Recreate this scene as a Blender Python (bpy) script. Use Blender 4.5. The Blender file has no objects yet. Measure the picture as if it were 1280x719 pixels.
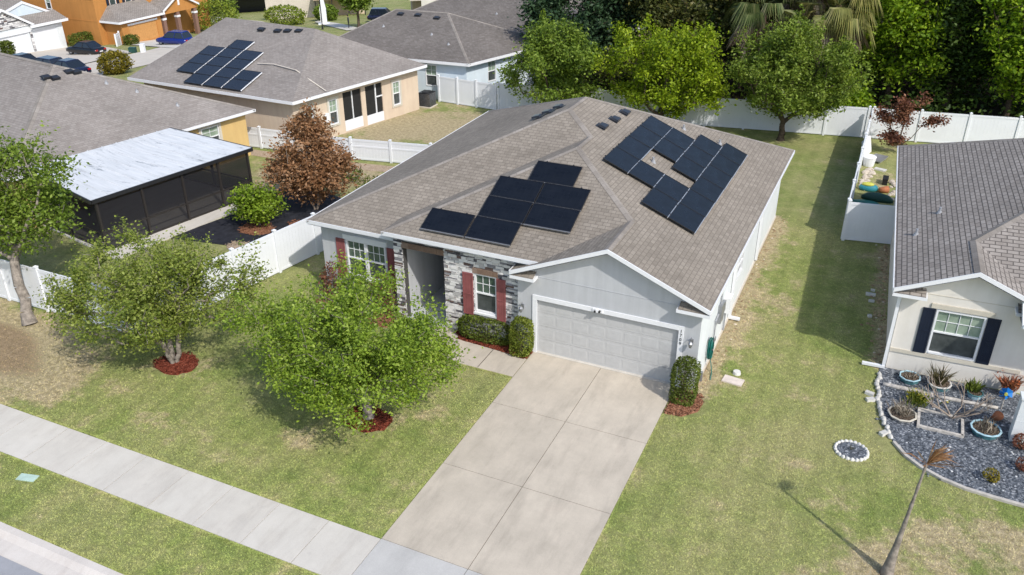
import bpy, bmesh, math, random
import numpy as np
from mathutils import Vector, Matrix, noise
R = math.radians
sc = bpy.context.scene
C = sc.collection
rnd = random.Random(7)

# ------------------------------------------------------------------ helpers
def V(*a): return Vector(a)

class MB:
    """collects faces (world/local coords) with uvs, builds ONE mesh object"""
    def __init__(s): s.v = []; s.f = []; s.uv = []; s.mi = []; s.m = 0
    def poly(s, pts, uv=None):
        i = len(s.v); s.v += [tuple(p) for p in pts]; s.f.append(list(range(i, i+len(pts))))
        s.uv.append(uv or [(p[0], p[1]) for p in pts]); s.mi.append(s.m)
    def hexa(s, b, t):
        """b, t: 4 bottom / 4 top points, counter-clockwise from above"""
        s.poly(b[::-1]); s.poly(t)
        for i in range(4):
            j = (i+1) % 4; s.poly([b[i], b[j], t[j], t[i]])
    def box(s, x0, x1, y0, y1, z0, z1, M=None):
        b = [V(x0,y0,z0), V(x1,y0,z0), V(x1,y1,z0), V(x0,y1,z0)]
        t = [V(x0,y0,z1), V(x1,y0,z1), V(x1,y1,z1), V(x0,y1,z1)]
        if M: b = [M @ p for p in b]; t = [M @ p for p in t]
        s.hexa(b, t)
    def prism(s, pts, z0, z1):
        n = len(pts)
        s.poly([(p[0],p[1],z1) for p in pts]); s.poly([(p[0],p[1],z0) for p in pts][::-1])
        for i in range(n):
            a, b = pts[i], pts[(i+1) % n]
            s.poly([(a[0],a[1],z0),(b[0],b[1],z0),(b[0],b[1],z1),(a[0],a[1],z1)])
    def tube(s, pts, rad, n=8, cap=True):
        pts = [Vector(p) for p in pts]
        if not hasattr(rad, '__len__'): rad = [rad]*len(pts)
        rings = []
        for k, p in enumerate(pts):
            d = (pts[min(k+1, len(pts)-1)] - pts[max(k-1, 0)])
            d = d.normalized() if d.length > 1e-9 else V(0,0,1)
            a = d.orthogonal().normalized() if abs(d.z) > .99 else V(0,0,1).cross(d).normalized()
            b = d.cross(a)
            rings.append([p + (a*math.cos(2*math.pi*i/n) + b*math.sin(2*math.pi*i/n))*rad[k] for i in range(n)])
        base = len(s.v)
        for r in rings: s.v += [tuple(q) for q in r]
        for k in range(len(rings)-1):
            for i in range(n):
                j = (i+1) % n
                s.f.append([base+k*n+i, base+k*n+j, base+(k+1)*n+j, base+(k+1)*n+i]); s.uv.append([(0,0)]*4); s.mi.append(s.m)
        if cap:
            s.f.append([base+i for i in range(n)][::-1]); s.uv.append([(0,0)]*n); s.mi.append(s.m)
            s.f.append([base+(len(rings)-1)*n+i for i in range(n)]); s.uv.append([(0,0)]*n); s.mi.append(s.m)
    def loft(s, rings, close=True, cap=True):
        n = len(rings[0]); base = len(s.v)
        for r in rings: s.v += [tuple(q) for q in r]
        for k in range(len(rings)-1):
            for i in range(n if close else n-1):
                j = (i+1) % n
                s.f.append([base+k*n+i, base+k*n+j, base+(k+1)*n+j, base+(k+1)*n+i]); s.uv.append([(0,0)]*4); s.mi.append(s.m)
        if cap:
            s.f.append([base+i for i in range(n)][::-1]); s.uv.append([(0,0)]*n); s.mi.append(s.m)
            s.f.append([base+(len(rings)-1)*n+i for i in range(n)]); s.uv.append([(0,0)]*n); s.mi.append(s.m)
    def build(s, name, mats, parent=None, smooth=False, bevel=0, recalc=False):
        me = bpy.data.meshes.new(name); me.from_pydata(s.v, [], s.f)
        if not isinstance(mats, (list, tuple)): mats = [mats]
        for m in mats: me.materials.append(m)
        ul = me.uv_layers.new(name='UVMap')
        flat = [c for u in s.uv for p in u for c in p]
        ul.data.foreach_set('uv', flat)
        me.polygons.foreach_set('material_index', s.mi)
        if smooth: me.polygons.foreach_set('use_smooth', [True]*len(s.f))
        if recalc:
            bm = bmesh.new(); bm.from_mesh(me); bmesh.ops.recalc_face_normals(bm, faces=bm.faces); bm.to_mesh(me); bm.free()
        me.update()
        o = bpy.data.objects.new(name, me); C.objects.link(o)
        if parent: o.parent = parent
        if bevel:
            b = o.modifiers.new('bevel', 'BEVEL'); b.width = bevel; b.segments = 2; b.limit_method = 'ANGLE'
        return o

def tag(o, label=None, cat=None, group=None, kind=None):
    if label: o['label'] = label
    if cat: o['category'] = cat
    if group: o['group'] = group
    if kind: o['kind'] = kind
    return o
def thing(name, label, cat, loc=(0,0,0), rz=0, group=None):
    o = bpy.data.objects.new(name, None); C.objects.link(o); o.location = loc; o.rotation_euler = (0,0,rz)
    o.empty_display_size = .3
    return tag(o, label, cat, group)
def copy_tree(o, loc=None, rz=None, label=None, parent=None):
    c = o.copy(); C.objects.link(c)
    if parent: c.parent = parent
    if loc: c.location = loc
    if rz is not None: c.rotation_euler = (0,0,rz)
    if label: c['label'] = label
    for ch in list(o.children): copy_tree(ch, parent=c)
    return c

def ground(x, y):
    D = -(x-9.8)*.72 + (y+23)*.69 - 58
    return -0.117*max(0.0, D)

# ------------------------------------------------------------------ materials
def newmat(name):
    m = bpy.data.materials.new(name); m.use_nodes = True
    nt = m.node_tree; nt.nodes.clear()
    out = nt.nodes.new('ShaderNodeOutputMaterial')
    return m, nt, out
def N(nt, t, **kw):
    n = nt.nodes.new(t)
    for k, v in kw.items():
        if k.startswith('_'): setattr(n, k[1:], v)
        else: n.inputs[k].default_value = v
    return n
def c4(c): return (c[0], c[1], c[2], 1)
def bsdf(nt, out, rough=.8, spec=.3, metal=0):
    b = nt.nodes.new('ShaderNodeBsdfPrincipled'); b.inputs['Roughness'].default_value = rough
    b.inputs['Specular IOR Level'].default_value = spec; b.inputs['Metallic'].default_value = metal
    nt.links.new(b.outputs[0], out.inputs[0]); return b
def mixc(nt, fac, a, b, mode='MIX'):
    m = nt.nodes.new('ShaderNodeMix'); m.data_type = 'RGBA'; m.blend_type = mode
    for sock, val in ((m.inputs[0], fac), (m.inputs[6], a), (m.inputs[7], b)):
        if hasattr(val, 'links'): nt.links.new(val, sock)
        elif isinstance(val, (int, float)): sock.default_value = val
        else: sock.default_value = c4(val)
    return m.outputs[2]
def ramp(nt, fac, stops, interp='LINEAR'):
    r = nt.nodes.new('ShaderNodeValToRGB'); r.color_ramp.interpolation = interp
    el = r.color_ramp.elements
    while len(el) < len(stops): el.new(.5)
    for e, (p, c) in zip(el, stops): e.position = p; e.color = c4(c) if not isinstance(c, (int, float)) else (c, c, c, 1)
    nt.links.new(fac, r.inputs[0]); return r.outputs[0]
def noise_fac(nt, scale, detail=3, rough=.55, vec=None, coord='Object'):
    if vec is None:
        tc = nt.nodes.new('ShaderNodeTexCoord'); vec = tc.outputs[coord]
    n = N(nt, 'ShaderNodeTexNoise', Scale=scale, Detail=detail, Roughness=rough)
    nt.links.new(vec, n.inputs['Vector']); return n.outputs['Fac']
def bump(nt, b, h, strength=.3, dist=.02):
    n = N(nt, 'ShaderNodeBump', Strength=strength, Distance=dist)
    nt.links.new(h, n.inputs['Height']); nt.links.new(n.outputs[0], b.inputs['Normal'])

def flat(name, col, rough=.6, spec=.3, metal=0, var=.12, scale=6, bmp=0, bscale=60):
    m, nt, out = newmat(name); b = bsdf(nt, out, rough, spec, metal)
    f = noise_fac(nt, scale, 4, .6)
    r = ramp(nt, f, [(.3, [c*(1-var) for c in col]), (.7, [min(1, c*(1+var)) for c in col])])
    nt.links.new(r, b.inputs['Base Color'])
    if bmp: bump(nt, b, noise_fac(nt, bscale, 3), bmp, .01)
    return m

def shingle(name, c1, c2, c3, row=.15, wid=.34, line=.35, ms=.011):
    m, nt, out = newmat(name); b = bsdf(nt, out, .93, .15)
    tc = nt.nodes.new('ShaderNodeTexCoord')
    def brick(w, off):
        mp = N(nt, 'ShaderNodeMapping'); mp.inputs['Location'].default_value = (off, 0, 0)
        nt.links.new(tc.outputs['UV'], mp.inputs[0])
        br = N(nt, 'ShaderNodeTexBrick', Scale=1.0, **{'Brick Width': w, 'Row Height': row, 'Mortar Size': ms, 'Mortar Smooth': .3, 'Bias': 0.0})
        br.inputs['Color1'].default_value = (0,0,0,1); br.inputs['Color2'].default_value = (1,1,1,1); br.inputs['Mortar'].default_value = (.5,.5,.5,1)
        br.offset = .5; nt.links.new(mp.outputs[0], br.inputs['Vector']); return br
    b1 = brick(wid, 0); b2 = brick(wid*.63, .11)
    avg = mixc(nt, .45, b1.outputs[0], b2.outputs[0])
    base = ramp(nt, avg, [(.1, c1), (.5, c2), (.9, c3)])
    big = noise_fac(nt, .35, 4, .6); gran = noise_fac(nt, 70, 2, .7)
    base = mixc(nt, .5, base, ramp(nt, big, [(.3, .38), (.7, .62)]), 'OVERLAY')
    base = mixc(nt, .55, base, ramp(nt, gran, [(.25, .32), (.75, .68)]), 'OVERLAY')
    dark = mixc(nt, line, base, [c*.35 for c in c2])
    fin = mixc(nt, b1.outputs['Fac'], base, dark)
    nt.links.new(fin, b.inputs['Base Color'])
    # saw-tooth courses: each row lifts towards its lower edge
    sp = nt.nodes.new('ShaderNodeSeparateXYZ'); nt.links.new(tc.outputs['UV'], sp.inputs[0])
    md = N(nt, 'ShaderNodeMath', _operation='MODULO'); md.inputs[1].default_value = row; nt.links.new(sp.outputs[1], md.inputs[0])
    iv = N(nt, 'ShaderNodeMath', _operation='MULTIPLY'); iv.inputs[1].default_value = -1/row; nt.links.new(md.outputs[0], iv.inputs[0])
    ad = N(nt, 'ShaderNodeMath', _operation='ADD'); nt.links.new(iv.outputs[0], ad.inputs[0]); nt.links.new(avg, ad.inputs[1])
    bump(nt, b, ad.outputs[0], .55, .018)
    return m

def stucco(name, col, var=.06):
    m, nt, out = newmat(name); b = bsdf(nt, out, .9, .2)
    tc = nt.nodes.new('ShaderNodeTexCoord')
    f = noise_fac(nt, .8, 5, .65)
    c = ramp(nt, f, [(.3, [x*(1-var) for x in col]), (.7, [min(1, x*(1+var)) for x in col])])
    mp = N(nt, 'ShaderNodeMapping'); mp.inputs['Scale'].default_value = (3, 3, .25); nt.links.new(tc.outputs['Object'], mp.inputs[0])
    st = noise_fac(nt, 1.5, 4, .6, mp.outputs[0])
    c = mixc(nt, .25, c, ramp(nt, st, [(.35, .4), (.65, .58)]), 'OVERLAY')
    nt.links.new(c, b.inputs['Base Color'])
    bump(nt, b, noise_fac(nt, 45, 4, .7), .25, .008)
    return m

def concrete(name, col, var=.1, stain=.35, island=True):
    m, nt, out = newmat(name); b = bsdf(nt, out, .88, .2)
    f = noise_fac(nt, .9, 6, .65)
    c = ramp(nt, f, [(.28, [x*(1-var) for x in col]), (.72, [x*(1+var) for x in col])])
    tc = nt.nodes.new('ShaderNodeTexCoord')
    mp = N(nt, 'ShaderNodeMapping'); mp.inputs['Scale'].default_value = (1.6, .35, 1); nt.links.new(tc.outputs['Object'], mp.inputs[0])
    st = noise_fac(nt, 1.1, 5, .7, mp.outputs[0])
    c = mixc(nt, stain, c, ramp(nt, st, [(.35, .36), (.5, .5), (.7, .56)]), 'OVERLAY')
    spk = noise_fac(nt, 38, 3, .7)
    c = mixc(nt, .35, c, ramp(nt, spk, [(.3, .4), (.7, .6)]), 'OVERLAY')
    sm = noise_fac(nt, 2.3, 5, .75)
    c = mixc(nt, ramp(nt, sm, [(.6, 0.0), (.78, .35)]), c, [x*.62 for x in col])
    if island:
        g = nt.nodes.new('ShaderNodeNewGeometry')
        c = mixc(nt, .3, c, ramp(nt, g.outputs['Random Per Island'], [(0, .42), (1, .56)]), 'OVERLAY')
    nt.links.new(c, b.inputs['Base Color']); bump(nt, b, spk, .15, .005)
    return m

def leafmat(name, cols, trans=.35, rough=.5, hue=.0, gloss=.22):
    """cols: dark .. light, chosen per leaf"""
    m, nt, out = newmat(name)
    g = nt.nodes.new('ShaderNodeNewGeometry')
    f1 = noise_fac(nt, .9, 2, .5)
    ad = N(nt, 'ShaderNodeMath', _operation='MULTIPLY_ADD'); ad.inputs[1].default_value = .78
    nt.links.new(g.outputs['Random Per Island'], ad.inputs[0])
    h = N(nt, 'ShaderNodeMath', _operation='MULTIPLY_ADD'); h.inputs[1].default_value = 1.0; h.inputs[2].default_value = -.40
    nt.links.new(f1, h.inputs[0]); nt.links.new(h.outputs[0], ad.inputs[2])
    n = len(cols)
    c = ramp(nt, ad.outputs[0], [(i/(n-1), col) for i, col in enumerate(cols)])
    p = nt.nodes.new('ShaderNodeBsdfPrincipled'); p.inputs['Roughness'].default_value = rough; p.inputs['Specular IOR Level'].default_value = gloss
    t = nt.nodes.new('ShaderNodeBsdfTranslucent')
    nt.links.new(c, p.inputs['Base Color']); nt.links.new(mixc(nt, 1.0, c, (1.25, 1.2, .55), 'MULTIPLY'), t.inputs['Color'])
    mx = nt.nodes.new('ShaderNodeMixShader'); mx.inputs[0].default_value = trans
    nt.links.new(p.outputs[0], mx.inputs[1]); nt.links.new(t.outputs[0], mx.inputs[2]); nt.links.new(mx.outputs[0], out.inputs[0])
    return m

def islandmat(name, stops, rough=.85, interp='CONSTANT', bmp=.2, bscale=40, spec=.2):
    m, nt, out = newmat(name); b = bsdf(nt, out, rough, spec)
    g = nt.nodes.new('ShaderNodeNewGeometry')
    c = ramp(nt, g.outputs['Random Per Island'], stops, interp)
    f = noise_fac(nt, 12, 4, .65)
    c = mixc(nt, .5, c, ramp(nt, f, [(.3, .35), (.7, .65)]), 'OVERLAY')
    nt.links.new(c, b.inputs['Base Color'])
    if bmp: bump(nt, b, noise_fac(nt, bscale, 4, .7), bmp, .01)
    return m

def lawn_material(blades=False):
    m, nt, out = newmat('grass_blades' if blades else 'lawn'); b = bsdf(nt, out, .95, .1)
    at = nt.nodes.new('ShaderNodeAttribute'); at.attribute_name = 'dry'
    big = noise_fac(nt, .16, 4, .6); mid = noise_fac(nt, .75, 5, .7); sml = noise_fac(nt, 5.5, 4, .75); fine = noise_fac(nt, 32, 3, .8)
    g = ramp(nt, mid, [(.28, (.155,.207,.058)), (.48, (.232,.264,.088)), (.72, (.335,.322,.148))])
    g = mixc(nt, ramp(nt, big, [(.42, 0.0), (.68, .6)]), g, (.36,.325,.165))
    tcm = nt.nodes.new('ShaderNodeTexCoord'); wv = N(nt, 'ShaderNodeTexWave', Scale=.42, Distortion=1.2, Detail=2.0); wv.inputs['Detail Scale'].default_value = .6; nt.links.new(tcm.outputs['Object'], wv.inputs['Vector'])
    g = mixc(nt, .35, g, ramp(nt, wv.outputs['Fac'], [(.2, .43), (.8, .55)]), 'OVERLAY')     # mowing passes
    dsum = N(nt, 'ShaderNodeMath', _operation='MULTIPLY_ADD'); dsum.inputs[1].default_value = 1.3
    nt.links.new(mid, dsum.inputs[0]); nt.links.new(at.outputs['Fac'], dsum.inputs[2])
    dfac = ramp(nt, dsum.outputs[0], [(.80, 0.0), (1.02, .85)])
    tan = ramp(nt, sml, [(.3, (.33,.265,.155)), (.7, (.50,.405,.275))])
    g = mixc(nt, dfac, g, tan)
    hard = N(nt, 'ShaderNodeMath', _operation='MULTIPLY_ADD'); hard.inputs[1].default_value = .5
    nt.links.new(sml, hard.inputs[0]); nt.links.new(at.outputs['Fac'], hard.inputs[2])
    g = mixc(nt, ramp(nt, hard.outputs[0], [(.9, 0.0), (1.0, .85)]), g, (.27,.195,.12))
    lt = nt.nodes.new('ShaderNodeAttribute'); lt.attribute_name = 'dark_ground'; g = mixc(nt, lt.outputs['Fac'], g, (.035,.027,.016))
    g = mixc(nt, .6, g, ramp(nt, sml, [(.3, .3), (.7, .68)]), 'OVERLAY')
    g = mixc(nt, .8, g, ramp(nt, fine, [(.28, .2), (.72, .78)]), 'OVERLAY')
    if blades:
        gm = nt.nodes.new('ShaderNodeNewGeometry')
        g = mixc(nt, .9, g, ramp(nt, gm.outputs['Random Per Island'], [(0, (.41,.43,.40)), (.5, (.50,.515,.48)), (.85, (.57,.57,.52)), (1, (.66,.63,.58))]), 'OVERLAY')
    nt.links.new(g, b.inputs['Base Color'])
    if blades:
        g2 = mixc(nt, 1.0, g, (1.22, 1.22, 1.15), 'MULTIPLY'); nt.links.new(g2, b.inputs['Base Color'])
    if not blades:
        ad = N(nt, 'ShaderNodeMath', _operation='MULTIPLY_ADD'); ad.inputs[1].default_value = .6
        nt.links.new(sml, ad.inputs[0]); nt.links.new(fine, ad.inputs[2])
        bump(nt, b, ad.outputs[0], .7, .05)
    return m

def solar_material(name, a, b2, lines):
    m, nt, out = newmat(name); b = bsdf(nt, out, .28, .35)
    tc = nt.nodes.new('ShaderNodeTexCoord')
    br = N(nt, 'ShaderNodeTexBrick', Scale=1.0, **{'Brick Width': .17, 'Row Height': .17, 'Mortar Size': .004})
    br.offset = 0; br.inputs['Color1'].default_value = c4(a); br.inputs['Color2'].default_value = c4(b2); br.inputs['Mortar'].default_value = c4(lines)
    nt.links.new(tc.outputs['Object'], br.inputs['Vector'])
    oi = nt.nodes.new('ShaderNodeObjectInfo')
    c = mixc(nt, .3, br.outputs[0], ramp(nt, oi.outputs['Random'], [(0, .35), (1, .65)]), 'OVERLAY')
    nt.links.new(c, b.inputs['Base Color'])
    f = noise_fac(nt, 2, 4); nt.links.new(ramp(nt, f, [(.3, .22), (.7, .42)]), b.inputs['Roughness'])
    return m

def glass_pane(name, c_lo, c_hi, rough=.12):
    m, nt, out = newmat(name); b = bsdf(nt, out, rough, .6)
    f = noise_fac(nt, 3, 3)
    nt.links.new(ramp(nt, f, [(.35, c_lo), (.65, c_hi)]), b.inputs['Base Color']); return m

def screen_material(name, col, op):
    m, nt, out = newmat(name)
    d = N(nt, 'ShaderNodeBsdfDiffuse', Color=c4(col)); t = N(nt, 'ShaderNodeBsdfTransparent')
    mx = nt.nodes.new('ShaderNodeMixShader'); mx.inputs[0].default_value = op
    nt.links.new(t.outputs[0], mx.inputs[1]); nt.links.new(d.outputs[0], mx.inputs[2]); nt.links.new(mx.outputs[0], out.inputs[0]); return m

def gravel_material():
    m, nt, out = newmat('slate_gravel'); b = bsdf(nt, out, .75, .3)
    tc = nt.nodes.new('ShaderNodeTexCoord')
    vo = N(nt, 'ShaderNodeTexVoronoi', Scale=22.0); nt.links.new(tc.outputs['Object'], vo.inputs['Vector'])
    sp = nt.nodes.new('ShaderNodeSeparateColor'); nt.links.new(vo.outputs['Color'], sp.inputs[0])
    c = ramp(nt, sp.outputs[0], [(0, (.045,.052,.062)), (.45, (.09,.102,.12)), (.8, (.15,.165,.188)), (.97, (.32,.335,.36))], 'LINEAR')
    nt.links.new(c, b.inputs['Base Color']); bump(nt, b, vo.outputs['Distance'], .6, .025); return m
def mulch_material(name, a, b2, c3):
    m, nt, out = newmat(name); b = bsdf(nt, out, .95, .1)
    tc = nt.nodes.new('ShaderNodeTexCoord')
    vo = N(nt, 'ShaderNodeTexVoronoi', Scale=20.0); nt.links.new(tc.outputs['Object'], vo.inputs['Vector'])
    sp = nt.nodes.new('ShaderNodeSeparateColor'); nt.links.new(vo.outputs['Color'], sp.inputs[0])
    nt.links.new(ramp(nt, sp.outputs[0], [(0, a), (.5, b2), (1, c3)]), b.inputs['Base Color'])
    bump(nt, b, vo.outputs['Distance'], 1, .05); return m

M = {}
M['lawn'] = lawn_material(); M['blades'] = lawn_material(True)
M['shingle'] = shingle('brown_shingle', (.212,.185,.155), (.248,.217,.182), (.286,.252,.213), line=.6, wid=.26)
M['shingle_far'] = shingle('grey_brown_shingle', (.225,.20,.182), (.258,.232,.212), (.29,.264,.243), line=.4, wid=.26)
M['shingle_blue'] = shingle('weathered_shingle', (.135,.12,.108), (.162,.145,.132), (.195,.176,.162), line=.35, wid=.26)
M['shingle_tab'] = shingle('grey_tab_shingle', (.25,.222,.198), (.295,.264,.238), (.34,.307,.278), row=.165, wid=.34, line=.95, ms=.02)
M['shingle_cap'] = shingle('ridge_shingle', (.215,.192,.17), (.265,.238,.212), (.31,.282,.255), line=.4)
M['white'] = flat('white_paint', (.74,.75,.77), .5, .35, var=.03)
M['vinyl'] = flat('white_vinyl', (.73,.75,.78), .42, .4, var=.03, scale=1.5)
M['stucco_grey'] = stucco('grey_stucco', (.46,.472,.49))
M['stucco_white'] = stucco('white_stucco', (.66,.69,.70))
M['stucco_cream'] = stucco('cream_stucco', (.68,.65,.60))
M['trim_beige'] = stucco('beige_trim', (.55,.51,.43))
M['stucco_yellow'] = stucco('yellow_stucco', (.60,.42,.18))
M['stucco_pink'] = stucco('peach_stucco', (.60,.49,.38))
M['stucco_blue'] = stucco('pale_blue_stucco', (.60,.68,.74))
M['stucco_orange'] = stucco('orange_stucco', (.46,.212,.062))
M['orange_door'] = flat('orange_door_paint', (.50,.255,.085), .6)
M['stucco_tan'] = stucco('tan_stucco', (.46,.36,.26))
M['gdoor'] = flat('garage_door_grey', (.47,.472,.472), .6, .25, var=.05)
M['shutter_red'] = flat('red_shutter', (.25,.085,.085), .65, .25, var=.2, scale=3)
M['shutter_navy'] = flat('navy_shutter', (.012,.018,.035), .5, .3)
M['stone'] = islandmat('ledger_stone', [(0,(.70,.69,.68)), (.22,(.46,.45,.45)), (.40,(.24,.235,.25)), (.55,(.60,.59,.58)), (.72,(.10,.098,.108)), (.84,(.15,.105,.09)), (.90,(.74,.73,.72))], bmp=.5)
M['stone_grout'] = flat('dark_grout', (.07,.068,.066), .95)
M['lintel'] = islandmat('brown_lintel_stone', [(0,(.20,.135,.10)), (.5,(.26,.19,.15)), (.8,(.34,.30,.26))], bmp=.3)
M['dark'] = flat('dark_recess', (.02,.02,.02), .7)
M['door_dark'] = flat('dark_door', (.05,.03,.025), .5)
M['pane'] = glass_pane('window_glass', (.06,.095,.07), (.11,.15,.12))
M['pane_dark'] = glass_pane('dark_window_glass', (.03,.045,.045), (.06,.08,.08))
M['blind'] = glass_pane('window_with_blind', (.20,.27,.20), (.30,.37,.29))
M['insect'] = glass_pane('insect_screen', (.035,.043,.043), (.075,.085,.085), .5)
M['black'] = flat('black_metal', (.018,.018,.02), .45, .4)
M['bronze'] = flat('dark_bronze_metal', (.03,.026,.024), .5, .4)
M['grey_metal'] = flat('grey_metal', (.33,.34,.36), .4, .5, .6)
M['alu'] = flat('aluminium', (.62,.63,.65), .35, .5, .7)
M['solar'] = solar_material('solar_cells', (.0045,.006,.010), (.006,.0078,.0125), (.011,.0135,.019))
M['solar_blue'] = solar_material('blue_solar_cells', (.013,.018,.03), (.017,.023,.036), (.03,.036,.05))
M['pad_conc'] = concrete('driveway_concrete', (.485,.43,.355), .12, .45)
M['walk_conc'] = concrete('sidewalk_concrete', (.55,.52,.468), .08, .4)
M['apron_conc'] = concrete('apron_concrete', (.47,.46,.44), .09, .3)
M['curb_conc'] = concrete('curb_concrete', (.56,.52,.48), .08, .35, False)
M['far_conc'] = concrete('pale_concrete', (.55,.50,.43), .08, .25, False)
M['asphalt'] = concrete('asphalt', (.30,.305,.325), .1, .25, False)
M['joint'] = flat('joint_dirt', (.085,.07,.055), .95)
M['gravel'] = gravel_material()
M['mulch'] = mulch_material('red_mulch', (.10,.022,.014), (.19,.045,.026), (.26,.08,.05))
M['mulch_old'] = mulch_material('faded_mulch', (.17,.07,.04), (.27,.12,.07), (.34,.18,.11))
M['sand'] = mulch_material('sandy_dirt', (.36,.27,.19), (.44,.34,.24), (.52,.41,.31))
M['fabric'] = flat('black_weed_fabric', (.022,.023,.03), .8, .25, var=.4, scale=3, bmp=.6, bscale=4)
M['bark'] = flat('grey_bark', (.24,.21,.18), .95, .1, var=.45, scale=7, bmp=.8, bscale=18)
M['bark_dark'] = flat('brown_bark', (.10,.075,.055), .95, .1, var=.4, scale=7, bmp=.8, bscale=18)
M['twig'] = flat('pale_twig', (.33,.27,.22), .9, .1, var=.25)
M['leaf_elm'] = leafmat('elm_leaves', [(.075,.135,.016), (.175,.265,.026), (.265,.375,.04), (.38,.46,.10)], gloss=.3)
M['leaf_crape'] = leafmat('sparse_tree_leaves', [(.08,.125,.024), (.175,.23,.036), (.27,.325,.058), (.39,.42,.14)], gloss=.3)
M['leaf_A'] = leafmat('green_leaves', [(.06,.105,.014), (.125,.195,.025), (.20,.285,.038), (.28,.36,.07)])
M['leaf_B'] = leafmat('bright_leaves', [(.085,.14,.007), (.18,.265,.011), (.28,.37,.018), (.38,.45,.04)])
M['leaf_C'] = leafmat('olive_leaves', [(.068,.115,.016), (.14,.205,.027), (.215,.295,.042), (.30,.36,.08)])
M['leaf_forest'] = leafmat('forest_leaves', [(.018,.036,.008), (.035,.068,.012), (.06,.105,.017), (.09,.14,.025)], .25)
M['leaf_lit'] = leafmat('sunlit_lush_leaves', [(.06,.125,.008), (.155,.27,.015), (.26,.39,.026), (.38,.49,.045)], .45)  # sunlit look of the front woods put into the leaf colour
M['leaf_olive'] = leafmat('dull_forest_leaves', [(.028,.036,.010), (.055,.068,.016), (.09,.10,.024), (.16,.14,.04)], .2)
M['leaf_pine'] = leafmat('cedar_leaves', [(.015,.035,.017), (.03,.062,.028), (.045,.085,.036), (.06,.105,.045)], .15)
M['leaf_brown'] = leafmat('dead_leaves', [(.14,.065,.028), (.26,.13,.06), (.37,.205,.105), (.46,.31,.20)], .25)
M['leaf_purple'] = leafmat('purple_leaves', [(.06,.028,.022), (.15,.06,.04), (.25,.11,.065), (.33,.17,.10)], .25)
M['leaf_citrus'] = leafmat('citrus_leaves', [(.09,.15,.013), (.16,.25,.02), (.25,.36,.03), (.34,.43,.06)], .35)
M['leaf_hedge'] = leafmat('hedge_leaves', [(.035,.048,.008), (.075,.105,.015), (.125,.165,.024), (.20,.235,.05)], .2)
M['leaf_hedge_yellow'] = leafmat('yellow_green_hedge_leaves', [(.055,.075,.01), (.12,.16,.02), (.19,.23,.03), (.26,.28,.06)], .25)  # brighter, yellower green than the other hedge leaves
M['leaf_lime'] = leafmat('lime_leaves', [(.09,.13,.015), (.17,.23,.025), (.25,.31,.04), (.33,.36,.07)], .3)
M['leaf_gold'] = leafmat('golden_leaves', [(.07,.07,.008), (.15,.13,.012), (.24,.19,.02), (.32,.25,.04)], .2)
M['palm_leaf'] = leafmat('palm_fronds', [(.035,.06,.018), (.075,.105,.03), (.13,.155,.055), (.21,.215,.09)], .2)
M['palm_yellow'] = leafmat('yellowing_fronds', [(.07,.085,.022), (.14,.15,.04), (.22,.215,.065), (.34,.30,.13)], .2)
M['palm_dead'] = leafmat('dead_fronds', [(.10,.07,.045), (.20,.145,.10), (.32,.25,.19), (.46,.39,.32)], .1)
M['dry_stalk'] = leafmat('dry_stalks', [(.14,.11,.08), (.24,.20,.16), (.34,.30,.24), (.40,.36,.30)], .1)
M['spiky'] = leafmat('spiky_leaves', [(.05,.05,.025), (.10,.09,.045), (.15,.13,.07), (.20,.16,.10)], .15)
M['flower_orange'] = leafmat('orange_flowers', [(.35,.08,.03), (.5,.14,.05), (.6,.2,.08), (.65,.3,.15)], .3)
M['flower_yellow'] = leafmat('yellow_flowers', [(.12,.18,.03), (.2,.24,.04), (.6,.48,.06), (.7,.6,.12)], .3)
M['red_leaf'] = leafmat('red_leaves', [(.13,.045,.03), (.22,.08,.05), (.28,.12,.08), (.26,.16,.09)], .3)
M['teal'] = flat('teal_glaze', (.07,.19,.21), .5, .4, var=.3)
M['blue_rim'] = flat('pale_blue_paint', (.36,.53,.60), .6, var=.3)
M['blue'] = flat('bright_blue_plastic', (.01,.20,.62), .35, .5)
M['yellow'] = flat('yellow_plastic', (.50,.50,.09), .5)
M['terracotta'] = flat('terracotta', (.40,.15,.07), .8)
M['green_hose'] = flat('green_plastic', (.005,.13,.11), .4, .5)
M['green_dark'] = flat('dark_green_plastic', (.02,.07,.06), .5)
M['log'] = flat('weathered_wood', (.46,.43,.39), .9, var=.3, scale=9, bmp=.5, bscale=25)
M['whitestone'] = islandmat('white_stones', [(0,(.52,.51,.48)), (.4,(.62,.61,.58)), (.7,(.42,.40,.37))], bmp=.4)
M['edging'] = flat('grey_edging', (.45,.42,.38), .9, var=.2)
M['rocks'] = islandmat('pale_rocks', [(0,(.50,.44,.37)), (.4,(.62,.58,.52)), (.7,(.38,.33,.28)), (.85,(.55,.45,.40))], bmp=.4)
M['rubble'] = islandmat('tan_rubble', [(0,(.30,.22,.13)), (.35,(.38,.29,.18)), (.7,(.22,.155,.09)), (.9,(.55,.48,.38))], bmp=.4)
M['car_black'] = flat('black_car_paint', (.008,.009,.012), .18, .6, var=.02)
M['car_blue'] = flat('blue_car_paint', (.006,.018,.16), .18, .6, var=.02)
M['car_navy'] = flat('navy_car_paint', (.006,.010,.035), .2, .6, var=.02)
M['car_glass'] = flat('car_glass', (.012,.018,.028), .06, .7, var=.02)
M['tyre'] = flat('tyre_rubber', (.015,.015,.015), .85)
M['rim'] = flat('alloy_rim', (.35,.36,.38), .3, .5, .7)
M['tail'] = flat('tail_light', (.35,.01,.012), .2, .6)
M['plate'] = flat('number_plate', (.62,.62,.62), .4)
M['lanai_roof'] = None
M['mesh'] = screen_material('insect_mesh', (.024,.024,.028), .75)
M['mesh_far'] = screen_material('porch_mesh', (.015,.016,.02), .75)

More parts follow.
